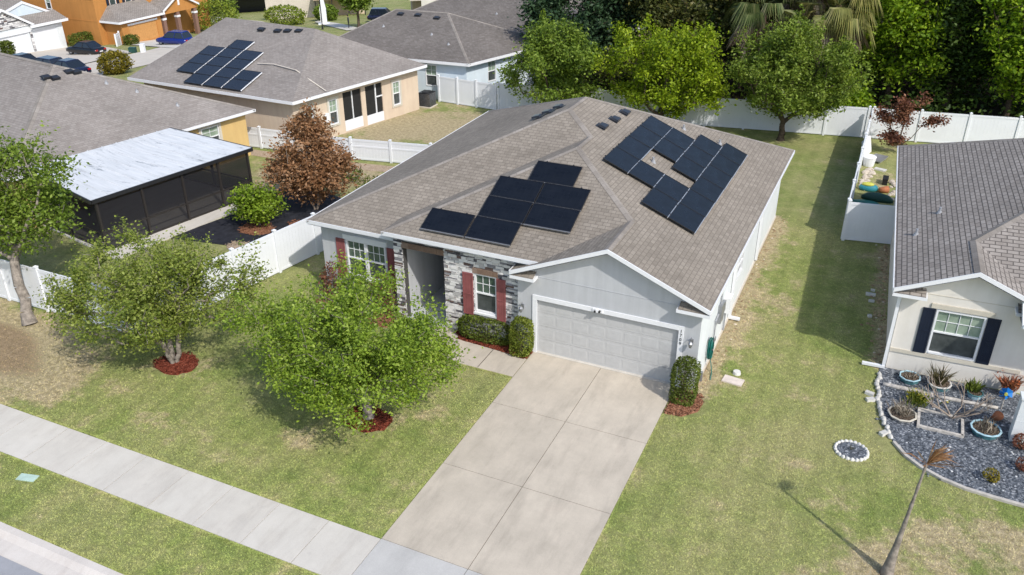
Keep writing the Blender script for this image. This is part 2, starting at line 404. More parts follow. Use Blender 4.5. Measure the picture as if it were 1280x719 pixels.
def lanai_material():
    m, nt, out = newmat('weathered_white_pan_roof'); b = bsdf(nt, out, .45, .4)
    tc = nt.nodes.new('ShaderNodeTexCoord')
    mp = N(nt, 'ShaderNodeMapping'); mp.inputs['Scale'].default_value = (.35, 3.2, 1); nt.links.new(tc.outputs['UV'], mp.inputs[0])
    st = noise_fac(nt, 1.4, 6, .75, mp.outputs[0])
    c = ramp(nt, st, [(.27, (.29,.30,.315)), (.41, (.55,.57,.585)), (.62, (.66,.675,.69))])
    mp2 = N(nt, 'ShaderNodeMapping'); mp2.inputs['Scale'].default_value = (.5, 1.5, 1); nt.links.new(tc.outputs['UV'], mp2.inputs[0])
    s2 = noise_fac(nt, .9, 5, .8, mp2.outputs[0])
    c = mixc(nt, ramp(nt, s2, [(.56, 0.0), (.67, .85)]), c, (.13,.15,.17))
    nt.links.new(c, b.inputs['Base Color']); return m
M['lanai_roof'] = lanai_material()

# ------------------------------------------------------------------ world, sun, camera
w = bpy.data.worlds.new('World'); sc.world = w; w.use_nodes = True
nt = w.node_tree; bg = nt.nodes['Background']
sky = nt.nodes.new('ShaderNodeTexSky'); sky.sky_type = 'NISHITA'; sky.sun_disc = False
SUN = V(.85, -.53, 0).normalized(); EL = R(44)
sky.sun_elevation = EL; sky.sun_rotation = math.atan2(SUN.x, SUN.y)
sky.air_density = 1.0; sky.dust_density = 1.5; sky.ozone_density = 1.0
nt.links.new(sky.outputs[0], bg.inputs[0]); bg.inputs[1].default_value = .15
sl = bpy.data.lights.new('sun', 'SUN'); sl.energy = 2.75; sl.angle = R(1.0); sl.color = (1, .955, .88)
so = bpy.data.objects.new('sun', sl); C.objects.link(so)
sd = V(SUN.x*math.cos(EL), SUN.y*math.cos(EL), math.sin(EL))
so.rotation_euler = sd.to_track_quat('Z', 'Y').to_euler(); so.location = (40, -40, 60)

cam = bpy.data.cameras.new('camera'); co = bpy.data.objects.new('camera', cam); C.objects.link(co); sc.camera = co
cam.sensor_width = 36; cam.lens = 1062.59/1280*36; cam.clip_end = 2000; cam.clip_start = .5
rt = V(0.90844059, 0.41798556, -0.00487568); up = V(-0.19257317, 0.4288298, 0.88262142); fw = V(-0.37101385, 0.8008702, -0.4700592)
mt = Matrix((rt, up, -fw)).transposed().to_4x4(); mt.translation = V(9.79015773, -23.1471376, 15.9633111)
co.matrix_world = mt
sc.view_settings.view_transform = 'Standard'; sc.view_settings.look = 'None'; sc.view_settings.gamma = 1
sc.view_settings.exposure = .43

# ------------------------------------------------------------------ ground sheet
def make_ground():
    def axis(lo, hi, a, b, step):
        xs = list(np.arange(a, b+.01, step)); s = step; x = a
        while x > lo: s *= 1.35; x -= s; xs.insert(0, x)
        s = step; x = b
        while x < hi: s *= 1.35; x += s; xs.append(x)
        return xs
    xs = axis(-700, 700, -26, 20, .5); ys = axis(-500, 900, -16, 32, .5)
    blobs = [(-18.6,-7.5,3.8,2.1,1.0), (-14.6,-8.4,2.2,1.2,.35), (11.7,-5.8,1.0,.55,.75), (8.4,-2.6,.9,.5,.2), (9.3,-2.2,.7,.4,.2),
             (13.4,-4.0,2.4,1.3,.3), (16,-3.5,2.5,2,.3), (10.0,-7.2,1.4,.8,.2), (-9.0,-8.2,1.2,.6,.25), (-4.9,-7.2,.9,.5,.25), (-1.9,-4.6,1.3,.9,.2), (3.4,-12.6,1.5,.6,.2),
             (6.9,6.2,.8,2.5,.15), (8.7,1.8,1.0,1.8,.18), (-19,20.5,3.2,4.5,.5), (-15,21.5,2.5,3.5,.42), (-11.5,21,2.5,4,.3), (-9,9,2,6,.6), (-18.5,10.5,3.5,2,.45), (-15.5,12.2,3,1.0,.35), (-12.6,-11.8,1.2,.6,.4), (-10.4,-5.7,1.6,.9,.2), (-3.1,-5.7,1.5,.9,.2), (9.5,23,1.2,5,.15)]
    def dry(x, y):
        d = sum(a*math.exp(-((x-bx)/rx)**2-((y-by)/ry)**2) for bx,by,rx,ry,a in blobs)
        if -1 < y < 16: d += .75*math.exp(-max(0,(x-5.6))/.55) if x > 5.4 else 0
        if 3.6 < y < 14.5: d += .62*math.exp(-abs(x-10.95+.04*(y-4))/.3)
        n = noise.noise(V(x*.35, y*.35, 3.1))
        return max(0, min(1, d + .12*n))
    nx, ny = len(xs), len(ys)
    v = [(x, y, ground(x, y) if y > -13.7 else -.3) for y in ys for x in xs]
    f = [(j*nx+i, j*nx+i+1, (j+1)*nx+i+1, (j+1)*nx+i) for j in range(ny-1) for i in range(nx-1)]
    me = bpy.data.meshes.new('lawn_ground'); me.from_pydata(v, [], f); me.materials.append(M['lawn'])
    a = me.attributes.new('dry', 'FLOAT', 'POINT'); a.data.foreach_set('value', [dry(p[0], p[1]) for p in v])
    dark_amt = lambda x, y: max(0, min(1, (y-31.2-.16*x)/1.2)) * max(0, min(1, (x+24)/4))  # darker ground colour behind the back fence
    a = me.attributes.new('dark_ground', 'FLOAT', 'POINT'); a.data.foreach_set('value', [dark_amt(p[0], p[1]) for p in v])
    o = bpy.data.objects.new('ground', me); C.objects.link(o); tag(o, kind='structure')
    # mown grass: short blades over the near lawns, thicker along the concrete edges
    rs = np.random.RandomState(5); n = 800000
    xy = np.stack([rs.uniform(-22, 16.5, n), rs.uniform(-13.45, 16, n)], 1)
    cd = np.hypot(xy[:,0]-9.8, xy[:,1]+23.1); keep = rs.rand(n) < np.clip(1.35-cd/34, .12, 1)
    E = []
    for (x0,y0,x1,y1,k) in ((-.15,-9.8,-.15,-1.8,5000), (4.99,-9.8,4.99,-1.7,5000), (-22,-9.80,-.2,-9.80,9000), (-22,-11.52,-.2,-11.52,9000), (5,-9.8,16,-9.8,3000), (-14,-13.45,-.2,-13.45,4000), (-.2,-1.75,-2.3,-1.75,1500)):
        t = rs.rand(k,1); E.append(np.array([x0,y0])*(1-t)+np.array([x1,y1])*t + rs.normal(size=(k,2))*.03)
    xy = np.concatenate([xy[keep]] + E)
    x, y = xy[:,0], xy[:,1]; bad = np.zeros(len(xy), bool)
    for (a,b2,c_,d_) in ((-.13,4.97,-13.5,.2), (-22,16.5,-11.49,-9.83), (-9.5,5.75,.2,17), (-5.9,.1,-1.72,1), (-9.8,-5,-1.0,1), (11.0,17,-.2,17), (12.4,17,-1.45,0)): bad |= (x > a) & (x < b2) & (y > c_) & (y < d_)
    for (cx,cy,r_) in ((-3.25,-5.68,.8), (-10.95,-5.72,.8), (10.5,-1.15,.5), (5.5,-.8,.75), (11.9,.0,.9)): bad |= (x-cx)**2+(y-cy)**2 < r_*r_
    bad |= (x < -12.2+.17*y) & (y > -4.9)
    xy = xy[~bad]; n = len(xy)
    # thin out where the ground is bare
    dv = np.array([dry(p[0], p[1]) for p in xy]); kp = rs.rand(n) > np.clip(dv*1.1-.25, 0, .8); xy = xy[kp]; dv = dv[kp]; n = len(xy)
    a = rs.uniform(0, 6.28, n); h = rs.uniform(.010, .030, n); w_ = rs.uniform(.010, .020, n); L_ = rs.uniform(.035, .08, n)
    P = np.zeros((n,3,3), np.float32); ca, sa = np.cos(a), np.sin(a)
    P[:,0] = np.stack([xy[:,0]+sa*w_, xy[:,1]-ca*w_, np.full(n,.002)],1); P[:,1] = np.stack([xy[:,0]+ca*L_, xy[:,1]+sa*L_, h],1); P[:,2] = np.stack([xy[:,0]-sa*w_, xy[:,1]+ca*w_, np.full(n,.002)],1)
    me = bpy.data.meshes.new('grass'); me.vertices.add(n*3); me.vertices.foreach_set('co', P.ravel()); me.loops.add(n*3); me.loops.foreach_set('vertex_index', np.arange(n*3, dtype=np.int32))
    me.polygons.add(n); me.polygons.foreach_set('loop_start', np.arange(0, n*3, 3, dtype=np.int32)); me.materials.append(M['blades']); me.update(calc_edges=True)
    at = me.attributes.new('dry', 'FLOAT', 'POINT'); at.data.foreach_set('value', np.repeat(dv, 3).astype(np.float32))
    o = bpy.data.objects.new('grass', me); C.objects.link(o); tag(o, 'short mown grass of the lawns', 'grass', kind='stuff')
make_ground()

def slabs(name, rects, z0, z1, mat, under=None, bevel=.008):
    mb = MB()
    for (x0,x1,y0,y1) in rects: mb.box(x0,x1,y0,y1,z0,z1)
    o = mb.build(name, mat, bevel=bevel); tag(o, kind='structure'); return o
J = .009
# driveway: two columns, four cross joints
rects = []
ysj = [-9.83, -6.55, -3.3, -.02]
for k in range(3):
    for (a, b) in ((-.12, 2.38), (2.38, 4.96)): rects.append((a+J, b-J, ysj[k]+J, ysj[k+1]-J))
slabs('driveway', rects, -.05, .03, M['pad_conc'])
mb = MB(); mb.box(-.12, 4.96, -9.83, -.03, -.06, .012); tag(mb.build('driveway_base', M['joint']), kind='structure')
mb = MB(); mb.box(-.02, 4.9, -.02, .13, -.05, .035); tag(mb.build('garage_threshold', M['walk_conc']), kind='structure')
rects = []; x = -.12
while x > -45: rects.append((x-1.6+J, x-J, -11.47, -9.85)); x -= 1.6
x = 4.96
while x < 30: rects.append((x+J, x+1.6-J, -11.47, -9.85)); x += 1.6
slabs('sidewalk', rects, -.05, .03, M['walk_conc'])
mb = MB(); mb.box(-45, 30, -11.46, -9.86, -.06, .010); tag(mb.build('sidewalk_base', M['joint']), kind='structure')
rects = [(-.12+J, 2.38-J, -11.47, -9.83-J), (2.38+J, 4.96-J, -11.47, -9.83-J), (-.12, 2.38-J, -13.5, -11.47-2*J), (2.38+J, 4.96, -13.5, -11.47-2*J)]
slabs('driveway_apron', rects, -.05, .034, M['apron_conc'])
# kerb with gutter, road
mb = MB()
prof = [(-13.50,-.05), (-13.50,.045), (-13.68,.04), (-13.86,-.03), (-14.26,-.07), (-14.26,-.15)]
mb.loft([[V(x, y, z+.03) for (y, z) in prof] for x in (-60, 40)])
tag(mb.build('kerb', M['curb_conc'], recalc=True), kind='structure')
mb = MB(); mb.box(-60, 40, -22.5, -14.27, -.2, -.035+.02); tag(mb.build('road', M['asphalt']), kind='structure')
# front walk from driveway to porch
pts = [(-.14,-1.72), (-.14,-.55), (-2.0,-.42), (-2.75,-.38), (-3.4,.2), (-3.4,.9), (-5.5,.9), (-5.5,-.3), (-4.4,-.9), (-3.2,-1.55), (-2.2,-1.72)]
mb = MB(); mb.prism(pts[::-1] if False else pts, -.05, .028); tag(mb.build('path', M['pad_conc'], bevel=.006, recalc=True), kind='structure')
mb = MB()
for xx in (-1.45, -2.9): mb.box(xx-.012, xx+.012, -1.70, -.42, .0, .0315)
tag(mb.build('path_joint', M['joint']), kind='structure')

def blob_pts(cx, cy, rx, ry, n=28, jit=.08, seed=1, rot=0):
    r = random.Random(seed); out = []
    for i in range(n):
        a = 2*math.pi*i/n; k = 1+r.uniform(-jit, jit)
        x, y = math.cos(a)*rx*k, math.sin(a)*ry*k
        out.append((cx+x*math.cos(rot)-y*math.sin(rot), cy+x*math.sin(rot)+y*math.cos(rot)))
    return out
def chips(mb, pts_fn, n, size, seed, z=.03):
    r = random.Random(seed)
    for _ in range(n):
        x, y = pts_fn(r)
        a = r.uniform(0, math.pi); L = size*r.uniform(.5, 1.4); W = L*r.uniform(.2, .45); t = r.uniform(-.5, .5)
        dx, dy = math.cos(a)*L, math.sin(a)*L; ex, ey = -math.sin(a)*W, math.cos(a)*W; h = r.uniform(.0, .035)
        mb.poly([(x-dx,y-dy,z+h), (x+ex,y+ey,z+h+.012), (x+dx,y+dy,z+h+t*L*.6), (x-ex,y-ey,z+h+.004)])
def mulch_bed(name, pts, mat, seed, n=500):
    mb = MB(); cx = sum(p[0] for p in pts)/len(pts); cy = sum(p[1] for p in pts)/len(pts)
    rings = [[V(cx+(p[0]-cx)*k, cy+(p[1]-cy)*k, z) for p in pts] for k, z in ((1,.0), (.93,.035), (.6,.06), (.2,.075))]
    mb.loft(rings, cap=False); mb.poly(rings[-1])
    def pick(r):
        i = r.randrange(len(pts)); j = (i+1) % len(pts); a = r.random()**.5*1.05; b = r.random()
        px = pts[i][0]*(1-b)+pts[j][0]*b; py = pts[i][1]*(1-b)+pts[j][1]*b
        return cx+(px-cx)*a, cy+(py-cy)*a
    chips(mb, pick, n, .07, seed, .045)
    return tag(mb.build(name, mat), kind='stuff')
tag(mulch_bed('mulch_bed', blob_pts(-3.25,-5.68,.78,.62,seed=3), M['mulch'], 3, 420), 'round bed of red mulch around the trunk of the middle front tree', 'mulch bed')
tag(mulch_bed('mulch_bed', blob_pts(-10.95,-5.72,.78,.62,seed=4), M['mulch'], 4, 420), 'round bed of red mulch around the pale trunk of the left front tree', 'mulch bed')
tag(mulch_bed('mulch_bed', [(4.98,-1.62),(5.55,-1.55),(5.95,-1.1),(6.0,-.5),(5.75,-.15),(5.0,-.12)], M['mulch_old'], 5, 250), 'reddish mulch under the box bush at the right garage corner', 'mulch bed')
tag(mulch_bed('mulch_bed', [(-.16,-.62),(-.16,-.05),(-.72,.22),(-3.3,.2),(-3.0,-.36),(-1.9,-.40)], M['mulch'], 6, 350), 'strip of red mulch under the hedge below the stone wall window', 'mulch bed')
tag(mulch_bed('mulch_bed', [(-5.7,-.7),(-5.6,.1),(-9.2,.6),(-9.4,-.1),(-8,-.9)], M['mulch_old'], 7, 350), 'faded mulch below the double window on the left of the grey house', 'mulch bed')

# ------------------------------------------------------------------ wall / window / roof builders
def wall(mb, o, d, L, z0, z1, openings=(), depth=.12, n=None):
    """vertical wall face from o along d; openings (u0,u1,z0,z1) get reveals of depth"""
    o = Vector(o); d = Vector(d).normalized(); n = Vector(n) if n else V(d.y, -d.x, 0)
    us = sorted({0, L, *[a for q in openings for a in q[:2]]}); zs = sorted({z0, z1, *[a for q in openings for a in q[2:4]]})
    P = lambda u, z, w=0: o + d*u + V(0,0,z) - n*w
    for i in range(len(us)-1):
        for j in range(len(zs)-1):
            uc, zc = (us[i]+us[i+1])/2, (zs[j]+zs[j+1])/2
            if any(q[0] < uc < q[1] and q[2] < zc < q[3] for q in openings): continue
            mb.poly([P(us[i],zs[j]), P(us[i+1],zs[j]), P(us[i+1],zs[j+1]), P(us[i],zs[j+1])])
    for (a,b,c,e) in openings:
        mb.poly([P(a,c), P(b,c), P(b,c,depth), P(a,c,depth)][::-1]); mb.poly([P(a,e), P(b,e), P(b,e,depth), P(a,e,depth)])
        mb.poly([P(a,c), P(a,e), P(a,e,depth), P(a,c,depth)]); mb.poly([P(b,c), P(b,e), P(b,e,depth), P(b,c,depth)][::-1])
class Fr:
    """wall frame: u along the wall, w outward, z up"""
    def __init__(s, o, d, n=None):
        s.o = Vector(o); s.d = Vector(d).normalized(); s.n = Vector(n) if n else V(s.d.y, -s.d.x, 0)
    def p(s, u, w, z): return s.o + s.d*u + s.n*w + V(0,0,z)
    def box(s, mb, u0,u1,w0,w1,z0,z1):
        b = [s.p(u0,w1,z0), s.p(u1,w1,z0), s.p(u1,w0,z0), s.p(u0,w0,z0)]; t = [s.p(u0,w1,z1), s.p(u1,w1,z1), s.p(u1,w0,z1), s.p(u0,w0,z1)]
        mb.hexa(b, t)
    def quad(s, mb, u0,u1,w,z0,z1): mb.poly([s.p(u0,w,z0), s.p(u1,w,z0), s.p(u1,w,z1), s.p(u0,w,z1)])
def window(par, fr, u0,u1,z0,z1, cols=3, rows=2, top='blind', bot='insect', lower_grid=False, t=.055, proud=.02, label=None):
    mb = MB()
    fr.box(mb,u0,u0+t,-.10,proud,z0,z1); fr.box(mb,u1-t,u1,-.10,proud,z0,z1)
    fr.box(mb,u0+t,u1-t,-.10,proud,z1-t,z1); fr.box(mb,u0+t,u1-t,-.10,proud+.015,z0,z0+t)
    zm = (z0+z1)/2; fr.box(mb,u0+t,u1-t,-.08,.0,zm-.025,zm+.025)
    w = mb.build('window', M['white'], par)
    if label: w['label'] = label
    g = MB()
    def grid(za, zb):
        for k in range(1, cols): uu = u0+t+(u1-u0-2*t)*k/cols; fr.box(g,uu-.009,uu+.009,-.055,-.035,za,zb)
        for k in range(1, rows): zz = za+(zb-za)*k/rows; fr.box(g,u0+t,u1-t,-.057,-.037,zz-.009,zz+.009)
    grid(zm+.025, z1-t)
    if lower_grid: grid(z0+t, zm-.025)
    g.build('grille', M['white'], w)
    a = MB(); fr.quad(a,u0+t,u1-t,-.06,zm,z1-t); a.build('pane', M[top], w)
    a = MB(); fr.quad(a,u0+t,u1-t,-.062,z0+t,zm); a.build('insect_screen' if bot == 'insect' else 'pane', M[bot], w)
    return w
def shutter(par, fr, u0,u1,z0,z1, mat):
    mb = MB(); fr.box(mb,u0,u1,.0,.03,z0,z1)
    e = .045; mid = z0+(z1-z0)*.5
    fr.box(mb,u0,u0+e,.03,.045,z0,z1); fr.box(mb,u1-e,u1,.03,.045,z0,z1)
    for zz in (z0, mid-e/2, z1-e): fr.box(mb,u0+e,u1-e,.03,.045,zz,zz+e)
    k = 3; wd = (u1-u0-2*e)/k
    for i in range(1,k): fr.box(mb,u0+e+wd*i-.006,u0+e+wd*i+.006,.03,.036,z0+e,z1-e)
    return mb.build('shutter', mat, par)
def uvplane(pts):
    """u along the horizontal of the plane, v up the slope, in metres"""
    pts = [Vector(p) for p in pts]; n = V(0,0,0)
    for i in range(len(pts)):
        a, b = pts[i], pts[(i+1) % len(pts)]; n += a.cross(b)
    n.normalize()
    if n.z < 0: n = -n
    h = V(-n.y, n.x, 0); h = h.normalized() if h.length > 1e-6 else V(1,0,0); s = n.cross(h)
    return [(p.dot(h)+50, p.dot(s)+50) for p in pts]
def roof_faces(mb, polys):
    for p in polys:
        p = [Vector(q) for q in p]; uv = uvplane(p)
        nn = V(0,0,0)
        for i in range(len(p)): nn += p[i].cross(p[(i+1) % len(p)])
        if nn.z < 0: p = p[::-1]; uv = uv[::-1]
        mb.poly(p, uv)
def edge_boards(mb, segs, h=.145, t=.03):
    """fascia boards hung from roof edges; outward side given by the segment direction (right hand)"""
    for a, b in segs:
        a, b = Vector(a), Vector(b); d = (b-a); out = V(d.y, -d.x, 0).normalized()*t
        dz = V(0,0,-h); a = a+V(0,0,.012); b = b+V(0,0,.012)
        mb.hexa([a+out+dz, b+out+dz, b+dz, a+dz], [a+out, b+out, b, a])
def caps(mb, segs, w=.12, h=.02):
    for a, b in segs:
        a, b = Vector(a), Vector(b); d = (b-a).normalized(); s = V(d.y, -d.x, 0).normalized()*w; u = V(0,0,h)
        dn = V(0,0,-w*.40)
        L = (b-a).length
        for q in ((a+s+dn+u, b+s+dn+u, b+u, a+u), (a+u, b+u, b-s+dn+u, a-s+dn+u)):
            mb.poly(q, [(0,0),(L,0),(L,w),(0,w)])
def turtle_vent(par, p, slope_dir, slope, mat=None):
    """low static roof vent; slope_dir: horizontal downhill unit vector"""
    dd = Vector((slope_dir[0], slope_dir[1], 0)).normalized(); s = V(-dd.y, dd.x, 0); dn = (dd + V(0,0,-slope)).normalized(); n = s.cross(dn)
    if n.z < 0: n = -n
    p = Vector(p); mb = MB(); P = lambda a,b,c: p + s*a + dn*b + n*c
    mb.hexa([P(-.22,-.2,.0),P(.22,-.2,.0),P(.22,.22,.0),P(-.22,.22,.0)], [P(-.2,-.18,.03),P(.2,-.18,.03),P(.2,.2,.03),P(-.2,.2,.03)])
    mb.hexa([P(-.2,-.12,.05),P(.2,-.12,.05),P(.22,.24,.08),P(-.22,.24,.08)], [P(-.15,-.06,.13),P(.15,-.06,.13),P(.19,.22,.16),P(-.19,.22,.16)])
    return mb.build('roof_vent', mat or M['vent'], par, recalc=True)
M['vent'] = flat('black_vent_metal', (.03,.032,.038), .3, .5, .3)
M['pipe'] = flat('pvc_pipe', (.30,.31,.33), .5, .4)
def vent_pipe(par, p, h=.2):
    mb = MB(); p = Vector(p); mb.tube([p-V(0,0,.1), p+V(0,0,h)], .045, 8); mb.tube([p-V(0,0,.1), p+V(0,0,.08)], [.14,.06], 10)
    return mb.build('vent_pipe', M['pipe'], par, smooth=False)

# ------------------------------------------------------------------ the main house
H = thing('house', 'grey one-storey house with brown shingle roof, stone porch wall and two-car garage, in the middle', 'house')
s = .425
E1 = V(5.85,-.35,3.2); E2 = V(5.9,16,3.19)
P1 = V(-1.875,7.487,6.483); P3 = V(-1.875,9.3,6.483); V1 = V(-.52,6.237,5.908); P2 = V(-.52,4.867,5.908); Wp = V(2.495,2.08,4.626); G0 = V(2.495,-.35,4.626)
AL = V(-9.6,.35,3.2); BL = V(-9.6,16,3.2); CL = V(-5.95,-.15,3.6); CV = V(-5.95,1.22,3.6); CR = V(.08,-.15,3.6); GL = V(-.86,-.35,3.2); GLb = V(-.86,.25,3.2)
mb = MB()
roof_faces(mb, [[E1,E2,P3,P1,V1,P2,Wp,G0], [AL,V(-5.6,.35,3.2),V(-5.6,1.05,3.522),CV,V1,P1], [CL,CR,Wp,P2], [CL,P2,V1,CV],
                [GL,G0,Wp,CR,V(.08,.25,3.6),GLb], [AL,P1,P3,BL], [BL,P3,E2]])
roof = mb.build('roof', M['shingle'], H)
mb = MB(); caps(mb, [(AL,P1), (P1,V1), (P1,P3), (P3,E2), (P3,BL), (CL,P2), (P2,V1), (P2,Wp), (Wp,G0)])
mb.build('ridge_cap', M['shingle_cap'], roof)
for p in ((-.55,7.5,5.915), (-.45,8.7,5.87), (-.40,9.85,5.85)): turtle_vent(roof, p, (1,0), s)
for p in ((-3.2,7.6,5.915), (-2.95,8.05,6.02), (-2.7,8.6,6.12)): turtle_vent(roof, p, (-1,0), s)
for p in ((1.76,11.55,4.93), (3.23,12.1,4.31)): vent_pipe(roof, p)
vent_pipe(roof, (1.75,7.05,4.94), .2)
# soffit (dropped copy) and fascia
mb = MB(); dz = V(0,0,-.17)
for p in ([E1,E2,P3,P1,V1,P2,Wp,G0], [AL,V(-5.6,.35,3.2),V(-5.6,1.05,3.522),CV,V1,P1], [CL,CR,Wp,P2], [CL,P2,V1,CV], [GL,G0,Wp,CR,V(.08,.25,3.6),GLb], [AL,P1,P3,BL], [BL,P3,E2]):
    mb.poly([q+dz for q in p][::-1])
mb.build('soffit', M['white'], H)
mb = MB(); edge_boards(mb, [(AL,V(-5.6,.35,3.2)), (CL,CR), (GL,G0), (G0,E1), (E1,E2), (E2,BL), (BL,AL), (GLb,GL)])
mb.build('fascia', M['white'], H)
# eave returns at the garage gable
for (x0,x1) in ((-.86,.02), (4.80,5.85)):
    mb = MB(); mb.box(x0,x1,-.36,-.005,2.93,3.04); rt_ = mb.build('eave_return', M['white'], H)
    mb = MB(); roof_faces(mb, [[(x0+.05,-.35,3.05),(x1-.04,-.35,3.05),(x1-.04,-.006,3.17),(x0+.05,-.006,3.17)]]); mb.build('return_shingle', M['shingle'], rt_)
# walls
mb = MB()
wall(mb, (-.72,0,0), (1,0,0), 6.27, 0, 3.0, [(.72,5.60,0,2.13)], .14)
mb.poly([(-.72,0,3.0),(5.55,0,3.0),(5.55,0,3.22),(2.495,0,4.5),(-.72,0,3.15)])
mb.build('garage_wall', M['stucco_grey'], H)
mb = MB(); mb.box(-.1,5.5,-.012,.0,2.985,3.0); mb.build('wall_band', M['stucco_grey'], H)
mb = MB()
wall(mb, (5.55,0,0), (0,1,0), 15.6, 0, 3.22, [(5.85,7.0,1.2,2.1)], .12)
wall(mb, (5.55,15.6,0), (-1,0,0), 14.85, 0, 3.25)
wall(mb, (-9.3,15.6,0), (0,-1,0), 14.85, 0, 3.25)
wall(mb, (-.72,.25,0), (0,-1,0), .25, 0, 3.1)
mb.build('wall', M['stucco_white'], H)
mb = MB(); wall(mb, (-9.3,.75,0), (1,0,0), 3.6, 0, 3.25, [(1.10,2.85,1.0,2.52)], .12); mb.build('front_wall', M['stucco_grey'], H)
f = Fr((5.55,0,0), (0,1,0)); window(H, f, 5.85, 7.0, 1.2, 2.1, 2, 2, 'pane_dark', 'pane_dark')
# stone wall with porch opening and a window
ST0 = -5.7; SW = 4.98
ops = [(.34,2.02,.0,2.93), (3.21,4.07,.98,2.5)]
mb = MB(); wall(mb, (ST0,.25,0), (1,0,0), SW, 0, 3.6, ops, .25); wall(mb, (ST0,.75,0), (0,-1,0), .5, 0, 3.55)
stw = mb.build('stone_wall', M['stone_grout'], H)
fs = Fr((ST0,.25,0), (1,0,0)); mb = MB(); r = random.Random(21); z = .0
while z < 3.56:
    hh = r.choice((.06,.075,.09,.11)); u = -.03
    while u < SW:
        L = r.uniform(.12,.36); a, b = u, min(u+L, SW); u += L
        segs = [(a, b)]
        for (oa,ob,oc,oe) in ops + [(.34,2.02,2.9,3.16), (3.19,4.09,2.5,2.72)]:
            if z+hh > oc+.01 and z < oe-.01:
                ns = []
                for (p, q) in segs:
                    if q <= oa or p >= ob: ns.append((p,q)); continue
                    if p < oa: ns.append((p,oa))
                    if q > ob: ns.append((ob,q))
                segs = ns
        for p, q in segs:
            if q-p > .03: fs.box(mb, p+.004, q-.004, .002, .02+r.random()*.04, z+.004, min(z+hh-.004, 3.57))
    z += hh
z = 0; fl = Fr((ST0,.75,0), (0,-1,0))
while z < 3.5:
    hh = r.choice((.07,.085,.10,.12)); a = 0
    while a < .5:
        L = r.uniform(.14,.4); fl.box(mb, a+.004, min(a+L,.5)-.004, .002, .02+r.random()*.03, z+.004, z+hh-.004); a += L
    z += hh
mb.build('ledger_stone', M['stone'], stw)
mb = MB()
u = .30
while u < 2.04: fs.box(mb, u+.004, min(u+.29,2.06)-.004, .0, .05, 2.93, 3.15); u += .29
mb.build('lintel', M['lintel'], stw); mb = MB()
u = 3.15
while u < 4.12: fs.box(mb, u+.003, min(u+.19,4.13)-.003, .0, .055, 2.51, 2.71); u += .19
mb.build('lintel', M['lintel'], stw)
mb = MB(); fs.box(mb, 3.15,4.13,.0,.09,.90,.975); mb.build('window_sill', M['white'], stw)
window(H, fs, 3.21, 4.07, .98, 2.5, 3, 2, 'pane', 'insect')
fss = Fr((ST0,.19,0), (1,0,0)); shutter(H, fss, 2.78, 3.18, .84, 2.49, M['shutter_red']); shutter(H, fss, 4.10, 4.44, .84, 2.49, M['shutter_red'])
# porch recess
mb = MB(); px0, px1 = ST0+.34, ST0+2.02
mb.poly([(px0,.5,0),(px0,3.6,0),(px0,3.6,3.0),(px0,.5,3.0)]); mb.poly([(px1,3.6,0),(px1,.5,0),(px1,.5,3.0),(px1,3.6,3.0)])
mb.poly([(px0,3.6,0),(px1,3.6,0),(px1,3.6,3.0),(px0,3.6,3.0)]); mb.poly([(px0,.5,3.0),(px0,3.6,3.0),(px1,3.6,3.0),(px1,.5,3.0)])
mb.poly([(px0,.2,.03),(px1,.2,.03),(px1,3.6,.03),(px0,3.6,.03)])
mb.build('porch_recess', M['stucco_grey'], H)
fd = Fr((px0,3.6,0), (1,0,0)); mb = MB(); fd.box(mb,.35,1.35,.0,.05,.03,2.3)
for (a,b) in ((.45,.80),(.90,1.25)):
    for (c_,e_) in ((.2,1.0),(1.1,2.15)): fd.box(mb,a,b,.05,.065,c_,e_)
fdr = mb.build('front_door', M['door_dark'], H)
mb = MB(); mb.tube([fd.p(1.27,.09,1.0), fd.p(1.27,.09,1.15)], .02, 8); mb.build('door_handle', M['grey_metal'], fdr)
# double window with shutters on the left wing
fa = Fr((-9.3,.75,0), (1,0,0))
window(H, fa, 1.10, 1.97, 1.0, 2.52, 3, 2, 'pane', 'insect'); window(H, fa, 1.98, 2.85, 1.0, 2.52, 3, 2, 'pane', 'insect')
mb = MB(); fa.box(mb,1.0,2.95,.0,.05,2.53,2.72); mb.build('window_trim', M['white'], H); mb = MB(); fa.box(mb,1.0,2.95,.0,.09,.90,.99); mb.build('window_sill', M['white'], H)
shutter(H, fa, .66, 1.03, .9, 2.5, M['shutter_red']); shutter(H, fa, 2.93, 3.30, .9, 2.5, M['shutter_red'])
# garage door and trim
fg = Fr((-.72,0,0), (1,0,0)); mb = MB()
fg.box(mb,.56,.72,.0,.035,.03,2.29); fg.box(mb,5.60,5.76,.0,.035,.03,2.29); fg.box(mb,.72,5.60,.0,.035,2.13,2.29)
mb.build('garage_trim', M['white'], H, bevel=.005)
mb = MB()
rowh = 2.10/4
for k in range(4):
    z0 = .03+k*rowh; fg.box(mb,.722,5.598,-.135,-.10,z0+.004,z0+rowh-.004)
    for j in range(8):
        a = .722+.06+j*(4.876-.06)/8; b = a+(4.876-.06)/8-.06
        q = [fg.p(a,-.10,z0+.08), fg.p(b,-.10,z0+.08), fg.p(b,-.10,z0+rowh-.08), fg.p(a,-.10,z0+rowh-.08)]
        e = .025; i_ = [fg.p(a+e,-.096,z0+.08+e), fg.p(b-e,-.096,z0+.08+e), fg.p(b-e,-.096,z0+rowh-.08-e), fg.p(a+e,-.096,z0+rowh-.08-e)]
        for t in range(4): mb.poly([q[t], q[(t+1)%4], i_[(t+1)%4], i_[t]])
        mb.poly(i_)
mb.build('garage_door', M['gdoor'], H)
